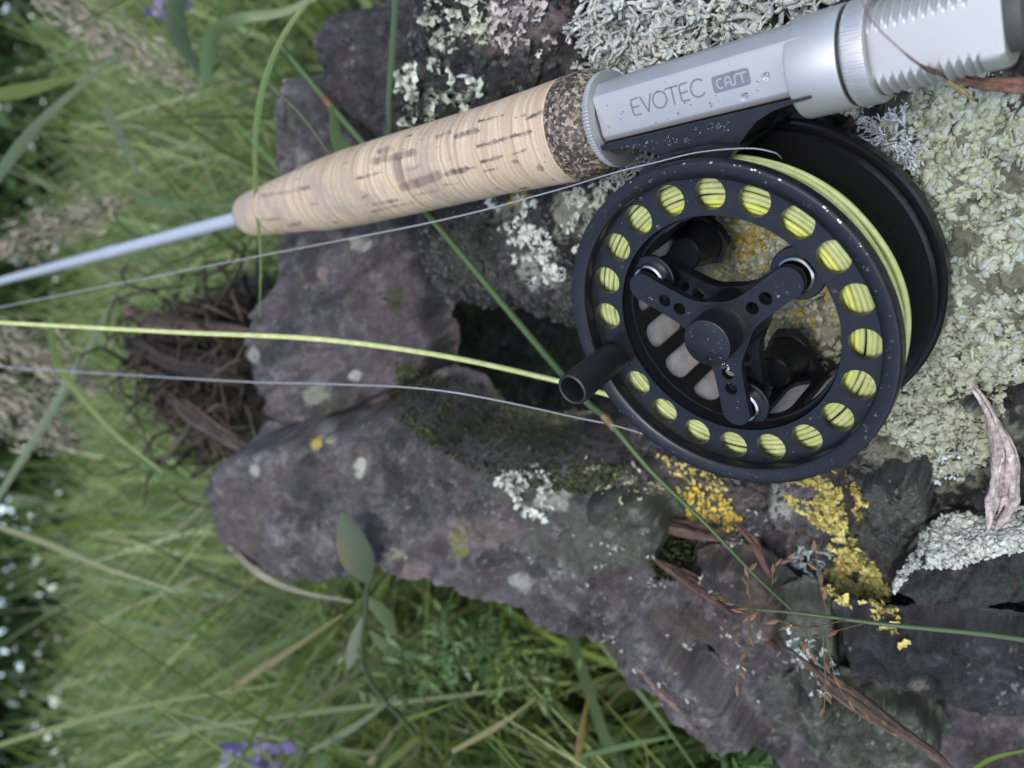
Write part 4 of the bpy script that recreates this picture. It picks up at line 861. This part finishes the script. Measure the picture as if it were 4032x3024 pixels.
blade('long_grass', [(1260, -60, 300), (1100, 170, 310), (1020, 420, 320), (1005, 700, 330), (1025, 1000, 335), (1022, 1250, 340)], 2.6, G2, 'thin green blade arching down past the cork tip')
blade('long_grass', [(1560, -60, 290), (1545, 200, 296), (1530, 400, 300), (1535, 560, 305)], 2.2, G3, 'short straight green blade between stone and leafy lichen', taper=(1, 1, 0.6))
o = empty('long_grass', Matrix.Translation(Vector(W(at(2390, 1650, 250)))), label='long green stem with brown node crossing behind the cork and reel', cat='grass stem', group='single grass stems before the rocks', kind='thing')
def part_cam(name, VF, m, parent, color=None, smooth=60):
    V = W(VF[0]) - np.array(parent.matrix_world.translation); c = None if color is None else np.broadcast_to(np.asarray(color), (len(V), 3))
    return obj(name, V, VF[1], m, parent, smooth, c, mm=False)
sp1 = spline([at(1095, 165, 318), at(1290, 400, 312), at(1480, 620, 305), at(1690, 850, 300), at(2050, 1280, 285), at(2290, 1560, 268), at(2395, 1655, 258), at(2560, 1850, 252), at(2780, 2064, 248), at(2970, 2263, 240), at(3119, 2404, 232)], 120)
part_cam('stalk', tube(sp1, np.interp(np.linspace(0, 1, 120), [0, 0.5, 0.68, 0.8, 1], [1.3, 1.3, 0.95, 0.6, 0.35]), 8), M_GRASS, o, (0.10, 0.165, 0.06))
part_cam('node', tube(spline([at(1275, 382, 312), at(1300, 412, 312), at(1330, 446, 312)], 8), [1.5, 1.7, 1.9, 1.9, 1.8, 1.7, 1.5, 1.4], 8), M_GRASS, o, (0.18, 0.09, 0.04))
part_cam('node', tube(spline([at(2370, 1632, 257), at(2395, 1655, 257), at(2420, 1690, 257)], 8), [1.1, 1.3, 1.5, 1.5, 1.4, 1.3, 1.2, 1.1], 8), M_GRASS, o, (0.24, 0.18, 0.08))
rb = ribbon(spline([at(1310, 420, 310), at(1330, 560, 308), at(1400, 610, 306), at(1500, 640, 304)], 20), np.interp(np.linspace(0, 1, 20), [0, 0.5, 1], [3, 6, 2]), (0.075, 0.13, 0.03))
part_cam('sheath_leaf', rb[:2], M_GRASS, o, (0.075, 0.13, 0.03))
stem('long_grass', [(1060, 330, 330), (1200, 470, 326), (1360, 700, 322), (1500, 900, 320)], 0.7, (0.15, 0.17, 0.10), 'faint thin stem lying on the brownish stone above the cork', r2=0.4)
# panicle with rusty spikelets
pn = empty('grass_panicle', Matrix.Translation(Vector(W(at(3600, 2460, 215)))), label='green grass stalk with rusty brown spikelets over the lower slab', cat='grass', kind='thing')
main = spline([at(4300, 2560, 195), at(3900, 2500, 200), at(3500, 2460, 208), at(3150, 2415, 218), at(2980, 2400, 224)], 50)
part_cam('stalk', tube(main, np.linspace(0.85, 0.35, 50), 8), M_GRASS, pn, (0.105, 0.155, 0.07))
SPK = (0.16, 0.088, 0.045)
def spikelets(path, n, L=3.6, w=0.62):
    Vs = []
    P = spline([at(*p) for p in path], 24); Vs.append(('b', tube(P, 0.16, 5)))
    for k in range(n):
        i = int(6 + k / max(1, n - 1) * 16); p = P[i]; d = P[min(23, i + 1)] - P[i - 1]; d = d / np.linalg.norm(d) + rng.normal(size=3) * 0.35; d /= np.linalg.norm(d)
        q = np.stack([p + d * L * s for s in np.linspace(0, 1, 6)]); Vs.append(('s', tube(q, np.array([0.15, 0.75, 1.0, 0.85, 0.5, 0.05]) * w * (0.7 + 0.5 * rng.random()), 6, 0.6)))
    return Vs
br = [[(3020, 2402, 223), (2930, 2390, 222), (2860, 2365, 220), (2820, 2358, 219)], [(3000, 2400, 223), (2960, 2420, 224), (2920, 2408, 224)], [(2960, 2410, 223), (2945, 2300, 222), (2950, 2240, 221)], [(2945, 2420, 223), (2950, 2520, 221), (2915, 2620, 219), (2900, 2700, 218)],
      [(3330, 2440, 212), (3200, 2470, 212), (3120, 2460, 212), (3060, 2440, 212)], [(3260, 2430, 214), (3230, 2300, 214), (3210, 2160, 214)], [(3420, 2450, 210), (3270, 2490, 210), (3180, 2520, 210), (3200, 2580, 211)], [(3250, 2480, 212), (3300, 2700, 214), (3400, 2800, 214), (3480, 2840, 214)], [(3240, 2500, 213), (3250, 2680, 213), (3245, 2790, 213)], [(3040, 2300, 222), (3050, 2230, 221), (3100, 2200, 221)]]
for b_ in br:
    for kind, vf in spikelets(b_, 4):
        part_cam('branch' if kind == 'b' else 'spikelet', vf, M_GRASS if kind == 'b' else M_STRAW, pn, (0.14, 0.13, 0.06) if kind == 'b' else np.array(SPK) * (0.7 + 0.7 * rng.random()))
# roots and sticks
def root(pts, r, col, label, n=60, cat='root', name='root', flat=0.6, jag=0.25, group='brown roots on the rocks', on=None, lift=7):
    P = spline([at(*p) if on is None else on_stone_plane(on, p[0], p[1], lift) for p in pts], n); rr = np.interp(np.linspace(0, 1, n), np.linspace(0, 1, len(r)), r)
    T = np.gradient(P, axis=0); T /= np.linalg.norm(T, axis=1)[:, None]; A = np.cross(T, (0.3, 0.5, 0.8)); A /= np.linalg.norm(A, axis=1)[:, None]; B = np.cross(T, A)
    parts, cols = [], []; big = max(r) > 0.5; k = 11 if big else 1; tt = np.linspace(0, 1, n)
    for f in range(k):
        o1, o2 = (rng.random() * 2 - 1, rng.random() * 2 - 1) if big else (0, 0); tw = rng.normal() * 1.2; ph = rng.random() * 9
        u = o1 * np.cos(tw * tt) - o2 * np.sin(tw * tt) + 0.25 * np.sin(tt * 9 + ph); v = o1 * np.sin(tw * tt) + o2 * np.cos(tw * tt)
        if not big: u = v = 0 * tt
        a0, a1 = (0, n) if not big else (int(n * 0.3 * rng.random()), n - int(n * 0.3 * rng.random()))
        if f < 3: a0, a1 = 0, n
        Q = P + (A * (u * 0.75)[:, None] + B * (v * 0.45 * flat)[:, None]) * rr[:, None]
        ra = rr * (0.30 + 0.22 * rng.random() if big else 1.0); t2 = np.linspace(0, 1, a1 - a0); ra = ra[a0:a1] * np.clip(np.minimum(t2, 1 - t2) * 12, 0.25, 1) if big else ra
        V, F = tube(Q[a0:a1], ra * (1 + 0.25 * noise(np.stack([tt[a0:a1] * 30 + f * 7, tt[a0:a1] * 0, tt[a0:a1] * 0 + 0.5], 1))), 8, 0.6, rng.normal(size=3))
        parts.append((V, F)); t = 0.55 + 0.95 * rng.random(); c = np.asarray(col) * t * (np.array([1.0, 0.95, 0.92]) if rng.random() < .5 else np.array([1.05, 0.9, 0.85]))
        cols.append(np.broadcast_to(c, (len(V), 3)) * np.exp(0.5 * fbm(V, 4, 3, 0.6, 3.0))[:, None])
    V, F = merge(parts); o = obj(name, W(V), F, M_BARK, smooth=180, color=np.concatenate(cols)); return tag(o, label, cat, group)
BRN = (0.060, 0.038, 0.028)
root([(2420, 1850, 262), (2600, 1925, 255), (2800, 1975, 250), (3010, 2010, 246)], [1.0, 2.5, 3.6, 1.4], BRN, 'short reddish brown root right under the bottom reel rim', on=MB, lift=19)
root([(2640, 2000, 256), (2840, 2110, 248), (3020, 2230, 240), (3200, 2380, 238)], [1.0, 3.0, 3.6, 2.0], BRN, 'thick dark brown root below the golden lichen lens', on=MB, lift=26)
root([(3150, 2430, 238), (3320, 2570, 238), (3520, 2710, 240), (3700, 2830, 243), (3870, 2990, 246)], [1.8, 3.2, 2.8, 1.8, 0.3], (0.062, 0.042, 0.032), 'long tapering brown root pointing to the bottom right corner', on=SB, lift=17)
root([(2980, 1925, 250), (3060, 2010, 246), (3130, 2150, 242)], [0.9, 1.8, 0.9], (0.080, 0.046, 0.038), 'thin red brown rootlet beside the yellow lichen', on=MB, lift=20)
root([(3850, 1440, 214), (3930, 1560, 212), (3985, 1720, 210), (3975, 1900, 212), (3930, 2030, 214)], [0.5, 1.5, 3.2, 3.4, 1.4], (0.38, 0.335, 0.315), 'pale pinkish peeling stick at the right edge', name='stick', cat='stick', group=None, jag=0.5, on=MB, lift=9)
root([(4200, 360, 168), (4032, 335, 170), (3850, 330, 168), (3700, 290, 160), (3620, 255, 150), (3530, 180, 146), (3430, 80, 144), (3380, -40, 143)], [2.6, 2.4, 1.7, 1.1, 0.42, 0.16, 0.14, 0.12], (0.16, 0.085, 0.065), 'reddish hair root bending over the threaded barrel', group=None, jag=0.3)
root([(3700, 300, 170), (3780, 350, 176), (3840, 400, 182)], [0.8, 1.1, 0.4], (0.30, 0.27, 0.13), 'yellowish root fibre below the threaded barrel', group=None)
root([(2500, 2560, 300), (2620, 2680, 296), (2780, 2860, 290)], [1.2, 2.0, 1.0], (0.12, 0.09, 0.08), 'dull brown root lying on the lower slab', on=SB, lift=5)
# moss cushion
P, NR = pick(SLAB, [(2540, 2090), (2660, 2080), (2750, 2180), (2700, 2290), (2590, 2280)], 900, None)
def tuft():
    V, F = tube([(0, 0, 0), (0.1, 0, 0.5), (0.25, 0.05, 1)], [0.13, 0.12, 0.02], 3); return V, tri(F), np.repeat([0.6, 0.9, 1.1], 3)
if len(P): scatter('moss_cushion', [tuft() for _ in range(4)], P, NR, 3, 6, (0.022, 0.032, 0.006), (0.055, 0.065, 0.012), 'dark green moss cushion in the slab crack', 'moss', 'stuff', None, 0.6, material=M_GRASS)

PILE = [(980, 60), (1560, -300), (4600, -300), (4600, 3500), (3100, 3500), (2830, 3060), (2280, 2640), (1760, 2400), (1300, 2380), (900, 2270), (790, 1950), (900, 1700), (900, 1350), (980, 900)]
# blurred meadow grass, one mass
def grass(name, roots, h, w, lean, label, pal, wts, droop=0.35, cat='grass'):
    n = len(roots); K = 7; t = np.linspace(0, 1, K)[None, :, None]
    az = rng.random(n) * 6.283; d = np.stack([np.cos(az), np.sin(az), np.zeros(n)], 1)[:, None]
    H = h[:, None, None]; ln = (lean * (0.4 + 0.9 * rng.random(n)))[:, None, None]; dr = (droop * rng.random(n) ** 2)[:, None, None]
    P = roots[:, None] + np.array([0, 0, 1.0]) * H * (t - dr * t ** 3) + d * H * (ln * t ** 1.7 + dr * 0.9 * t ** 3)
    s = np.stack([-np.sin(az + rng.normal(size=n) * 0.6), np.cos(az + rng.normal(size=n) * 0.6), np.zeros(n)], 1)[:, None]
    ww = w[:, None, None] * (1 - t ** 2.2) * 0.5 + 0.0002
    Q = (P - CAMP) @ AX.T * 1000; bad = (inside(PILE, topx(Q)) & (Q[..., 2] < 560) | (Q[..., 2] < 240)).any(1); ok = ~bad
    P, s, ww, n = P[ok], s[ok], ww[ok], int(ok.sum())
    V = np.stack([P - s * ww, P + s * ww], 2).reshape(-1, 3)
    b = np.arange(n)[:, None] * (K * 2) + np.arange(K - 1)[None] * 2
    F = np.stack([b, b + 1, b + 3, b + 2], -1).reshape(-1, 4)
    pal = np.asarray(pal); c = pal[rng.choice(len(pal), n, p=wts)] * (0.7 + 0.6 * rng.random((n, 1)))
    o = obj(name, V, F, M_GRASS, smooth=180, color=np.repeat(c, K * 2, 0)); return tag(o, label, cat, None, 'stuff')
def field(n, y0, y1, half, keep):
    out = []
    while len(out) < n:
        y = y0 + (y1 - y0) * rng.random() ** 1.3; x = (rng.random() * 2 - 1) * (half + y * 0.62)
        if keep(x, y): out.append((x, y, 0))
    return np.array(out)
def clear(x, y):     # the rock pile stands here
    return not (y < 0.56 + 0.1 * abs(x) and -0.10 < x < 0.5)
PAL = [(0.20, 0.275, 0.065), (0.29, 0.36, 0.13), (0.13, 0.20, 0.07), (0.33, 0.38, 0.21), (0.40, 0.36, 0.22)]
R1 = field(6500, 0.60, 1.5, 0.3, lambda x, y: True); n = len(R1)
grass('meadow_grass', R1, 0.24 + 0.24 * rng.random(n), 0.004 + 0.006 * rng.random(n), 0.8, 'blurred green meadow grass just behind the rocks', PAL, [.30, .30, .18, .14, .08])
R2 = field(15000, 1.4, 6.0, 0.3, lambda x, y: True); n = len(R2)
grass('meadow_grass', R2, 0.30 + 0.34 * rng.random(n), 0.006 + 0.010 * rng.random(n), 0.6, 'far meadow grass below the hedge', PAL, [.32, .26, .24, .10, .08])
R4 = field(420, 0.58, 1.3, 0.3, lambda x, y: True); n = len(R4)
grass('meadow_grass', R4, 0.30 + 0.2 * rng.random(n), 0.009 + 0.008 * rng.random(n), 0.9, 'wide pale blades standing among the near meadow grass', [(0.17, 0.25, 0.12), (0.13, 0.22, 0.06), (0.22, 0.28, 0.16)], [.4, .35, .25], 0.6)
R5 = np.stack([0.05 + 0.9 * rng.random(4200), 0.05 + 0.62 * rng.random(4200), np.zeros(4200)], 1); R5 = R5[(R5[:, 0] > 0.24) | (R5[:, 1] > 0.5)]; n = len(R5)
grass('meadow_grass', R5, 0.12 + 0.2 * rng.random(n), 0.003 + 0.005 * rng.random(n), 0.8, 'green grass beyond the upper edge of the boulder', PAL, [.34, .32, .2, .10, .04])
R3 = np.stack([-0.16 - 0.5 * rng.random(2600), 0.16 + 0.5 * rng.random(2600), np.zeros(2600)], 1); n = len(R3)
grass('meadow_grass', R3, 0.10 + 0.20 * rng.random(n), 0.003 + 0.004 * rng.random(n), 0.8, 'green grass beside the lower slab along the bottom edge', PAL, [.34, .32, .2, .10, .04])

# single blades and stalks that stand out of the blur
BG = 'single blades standing out of the meadow'
PALEG = (0.17, 0.22, 0.12); YG = (0.16, 0.22, 0.045)
for pts, w, c, lab in (
    ([(811, 330, 480), (815, 220, 490), (853, 120, 500), (960, 70, 505), (1123, 45, 500), (1300, -40, 490)], 9, (0.15, 0.22, 0.09), 'broad bent pale green blade curling over at the top edge'),
    ([(-60, 380, 560), (120, 350, 570), (333, 290, 580)], 10, YG, 'broad bright green blade reaching in from the upper left edge'),
    ([(-40, 740, 520), (60, 600, 530), (190, 450, 540), (460, 220, 550)], 8, PALEG, 'pale bluish blade slanting up across the upper left corner'),
    ([(700, -40, 520), (690, 90, 525), (730, 200, 530), (830, 330, 535)], 14, (0.045, 0.085, 0.03), 'wide dark green blade hanging below the purple flower'),
    ([(420, 430, 600), (480, 560, 590), (545, 680, 580)], 9, PALEG, 'short pale blade standing above the rod blank'),
    ([(200, 1240, 480), (214, 1387, 470), (253, 1475, 465), (440, 1695, 460), (640, 1860, 455)], 5, YG, 'bright green blade bending behind the fly line'),
    ([(-40, 2010, 600), (160, 1690, 590), (350, 1370, 580), (470, 1130, 580)], 6, PALEG, 'thin pale blade crossing both leader strands at the left'),
    ([(500, 750, 600), (620, 800, 590), (960, 810, 560)], 8, (0.10, 0.16, 0.06), 'level green blade pointing at the cork tip'),
    ([(-50, 2060, 560), (180, 2140, 540), (420, 2240, 520), (680, 2325, 510)], 5, (0.24, 0.26, 0.12), 'straw coloured stalk running under the sky gaps'),
    ([(900, 2150, 450), (1020, 2260, 440), (1180, 2330, 440), (1390, 2370, 440)], 4, (0.26, 0.24, 0.17), 'dry tan stalk curving along the foot of the slab'),
    ([(-60, 2950, 560), (250, 2860, 550), (560, 2780, 540), (1130, 2690, 520)], 5, (0.22, 0.26, 0.10), 'long yellowish blade rising from the lower left corner'),
    ([(600, 2900, 520), (1130, 2820, 500), (1800, 2740, 480), (2100, 2700, 470)], 4, (0.19, 0.23, 0.11), 'pale slender blade low across the bottom meadow'),
    ([(900, 2720, 520), (1100, 2590, 510), (1350, 2420, 500)], 5, (0.27, 0.24, 0.11), 'yellow straw leaning towards the slab'),
    ([(1220, 2960, 480), (1400, 2860, 480), (1560, 2740, 480)], 5, PALEG, 'short pale blade at the bottom edge left of the herbs'),
    ([(2270, 3060, 400), (2290, 2880, 400), (2320, 2730, 405)], 4, (0.26, 0.19, 0.06), 'orange dry blade standing at the bottom edge'),
    ([(1780, 2960, 430), (1960, 2860, 430), (2110, 2750, 430)], 4, (0.30, 0.27, 0.13), 'straw blade leaning right near the bottom edge'),
    ([(2320, 2480, 400), (2480, 2680, 395), (2620, 2860, 390), (2760, 3060, 385)], 2.6, (0.12, 0.19, 0.07), 'thin green blade sloping along the lower slab edge'),
    ([(2290, 2980, 400), (2500, 2930, 395), (2650, 2900, 390)], 4, (0.12, 0.2, 0.08), 'green blade lying over the slab edge at the bottom'),
    ([(3800, 3060, 270), (3900, 2990, 268), (4060, 2950, 265)], 2.4, (0.15, 0.24, 0.04), 'bright green blade in the bottom right corner')):
    blade('long_grass', pts, w, c, lab, group=BG, taper=(0.7, 1, 0.3))
def part_w(name, V, F, m, parent, color):
    return obj(name, V - np.array(parent.matrix_world.translation), F, m, parent, None, color, mm=False)
def leaf_cloud(P, size, c0, c1, aspect=0.42, axis=None, spread=1.0):
    n = len(P); a = rng.normal(size=(n, 3)) * spread + (0 if axis is None else np.asarray(axis)); a /= np.linalg.norm(a, axis=1)[:, None]
    b = np.cross(a, rng.normal(size=(n, 3))); b /= np.linalg.norm(b, axis=1)[:, None]; s = size * (0.6 + 0.8 * rng.random((n, 1)))
    V = np.stack([P - a * s, P + b * s * aspect, P + a * s, P - b * s * aspect], 1).reshape(-1, 3); t = rng.random((n, 1))
    return V, np.arange(4 * n).reshape(n, 4), np.repeat(np.asarray(c0) * (1 - t) + np.asarray(c1) * t, 4, 0)
def plume(pts, wid, lab, n=700):
    P = spline([at(*p) for p in pts], 60); o = empty('grass_plume', Matrix.Translation(Vector(W(P[0]))), label=lab, cat='grass', group='dry seed plumes in the meadow', kind='thing')
    part_cam('stalk', tube(P, 0.9, 6), M_STRAW, o, (0.25, 0.20, 0.13))
    k = rng.integers(8, 60, n); q = P[k] + rng.normal(size=(n, 3)) * wid * (np.sin((k - 8) / 52 * math.pi) ** 0.6)[:, None]
    V, F, c = leaf_cloud(W(q), 0.005, (0.26, 0.23, 0.16), (0.36, 0.32, 0.25), 0.2, Wd(P[-1] - P[0]) / np.linalg.norm(P[-1] - P[0]), 0.5)
    part_w('seed_head', V, F, M_STRAW, o, c)
plume([(900, 420, 600), (620, 250, 600), (380, 120, 600), (150, -40, 600)], 10, 'fuzzy tan seed plume in the upper left corner')
plume([(560, 760, 650), (250, 880, 650), (-40, 1000, 650)], 9, 'tan seed plume behind the rod blank at the left edge')
plume([(420, 1560, 600), (200, 1430, 600), (-60, 1330, 600)], 11, 'pinkish tan seed plume between the two leader strands')
plume([(330, 1800, 620), (160, 1650, 620), (-60, 1560, 620)], 11, 'tan seed plume below the lower leader strand')
root([(460, 1190, 560), (620, 1270, 540), (1010, 1300, 500)], [4, 6, 4], (0.060, 0.042, 0.032), 'rotting brown branch behind the flat stone', cat='branch', name='dead_branch', group='rotting branches behind the rocks')
root([(500, 1340, 560), (760, 1420, 540), (1030, 1480, 520)], [10, 14, 10], (0.022, 0.016, 0.012), 'thick blackish branch behind the left flat stone', cat='branch', name='dead_branch', group='rotting branches behind the rocks')
root([(640, 1540, 520), (800, 1660, 500), (1000, 1790, 480)], [3, 6, 5], (0.055, 0.040, 0.032), 'broken brown branch stub in the gap above the slab tip', cat='branch', name='dead_branch', group='rotting branches behind the rocks')
P, NR = pick(BANK, [(520, 1200), (1050, 1160), (1100, 1850), (700, 1800)], 260)
def dead():
    q = spline([(0, 0, 0), (rng.normal() * .15, rng.normal() * .15, .35), (rng.normal() * .35, rng.normal() * .35, .7), (rng.normal() * .6, rng.normal() * .6, .9)], 6); V, F = tube(q, [0.02, 0.03, 0.03, 0.025, 0.02, 0.005], 3); return V, tri(F), np.ones(len(V))
scatter('dead_grass', [dead() for _ in range(10)], P, NR, 25, 60, (0.025, 0.018, 0.012), (0.10, 0.075, 0.052), 'brown dead grass matted over the earth bank', 'dead grass', 'stuff', None, 1.2, material=M_STRAW)
# broad leaved plant in front of the slab
bp = empty('broadleaf_plant', Matrix.Translation(Vector(W(at(1500, 2700, 440)))), label='grey green broad leaved plant in front of the slab with one orange spotted leaf', cat='plant')
part_cam('stalk', tube(spline([at(1640, 2900, 450), at(1440, 2650, 430), at(1440, 2400, 395), at(1450, 2280, 376)], 30), 1.2, 8), M_GRASS, bp, (0.09, 0.12, 0.06))
def broad(pts, w, c, spot=None):
    P = spline([at(*p) for p in pts], 16); t = np.linspace(0, 1, 16); V, F, cc = ribbon(P, w * np.sin(np.clip(t * 0.93 + 0.05, 0, 1) * math.pi) ** 0.8, c, 0.12)
    if spot: cc = cc.copy(); i = np.arange(len(cc)); m = (i // 4 > 4) & (i // 4 < 12) & (i % 4 == spot[0]); cc[m] = spot[1]
    part_cam('leaf', (V, F), M_GRASS, bp, cc)
broad([(1450, 2290, 375), (1400, 2180, 366), (1345, 2020, 358)], 15, (0.12, 0.16, 0.10), (0, (0.20, 0.16, 0.075)))
broad([(1440, 2350, 440), (1510, 2420, 445), (1560, 2500, 450)], 8, (0.13, 0.18, 0.08))
broad([(1430, 2430, 450), (1400, 2540, 460), (1370, 2640, 470)], 9, (0.22, 0.24, 0.17))
broad([(1450, 2480, 460), (1540, 2560, 465), (1680, 2590, 470)], 7, (0.14, 0.2, 0.09))
def herb(px, py, Z, R, n, c0, c1, lab, name='bedstraw_plant', cat='plant', size=0.0042, asp=0.28, group=None, down=(60, 0)):
    p = at(px, py, Z); o = empty(name, Matrix.Translation(Vector(W(p))), label=lab, cat=cat, group=group, kind='thing')
    part_cam('stalk', tube(spline([p, at(px + down[0], py + 60, Z + 10), at(px + down[0] * 3, py + 160, Z + 30)], 12), 0.8, 6), M_GRASS, o, (0.08, 0.12, 0.04))
    q = p + rng.normal(size=(n, 3)) * R; V, F, c = leaf_cloud(W(q), size, c0, c1, asp); part_w('foliage', V, F, M_GRASS, o, c)
HG = 'fine leaved herbs below the slab'
herb(1830, 2560, 450, (16, 11, 14), 260, (0.10, 0.19, 0.07), (0.18, 0.28, 0.11), 'fine leaved green herb below the middle of the slab', group=HG)
herb(2060, 2640, 440, (13, 9, 12), 220, (0.12, 0.20, 0.06), (0.22, 0.30, 0.08), 'fine leaved herb with yellow green tips nearer the slab edge', group=HG)
herb(1560, 2620, 470, (14, 10, 14), 180, (0.10, 0.17, 0.06), (0.17, 0.25, 0.09), 'dull green herb tuft left of the other herbs', group=HG)
herb(2990, 2990, 330, (12, 8, 10), 160, (0.06, 0.13, 0.04), (0.13, 0.22, 0.07), 'small leafy green weed under the slab at the bottom edge', group=HG, size=0.005, asp=0.3)
herb(3700, 2960, 290, (14, 6, 8), 130, (0.06, 0.14, 0.05), (0.14, 0.24, 0.08), 'green weed in the bottom right corner under the slab', group=HG, size=0.0055, asp=0.22)
FG = 'purple vetch flowers in the grass'
herb(650, 25, 560, (6, 6, 6), 26, (0.22, 0.18, 0.38), (0.36, 0.32, 0.50), 'pale purple flower at the top edge', 'vetch_flower', 'flower', 0.006, 0.5, FG, (20, 0))
herb(1010, 2975, 520, (13, 6, 8), 34, (0.18, 0.12, 0.36), (0.34, 0.30, 0.48), 'violet flower spike at the bottom edge', 'vetch_flower', 'flower', 0.006, 0.5, FG, (50, 0))
print('tris', sum(len(o.data.loop_triangles) or sum(p.loop_total - 2 for p in o.data.polygons) for o in bpy.data.objects if o.type == 'MESH' and len(o.data.polygons) < 5000))
print('faces', sum(len(o.data.polygons) for o in bpy.data.objects if o.type == 'MESH'))
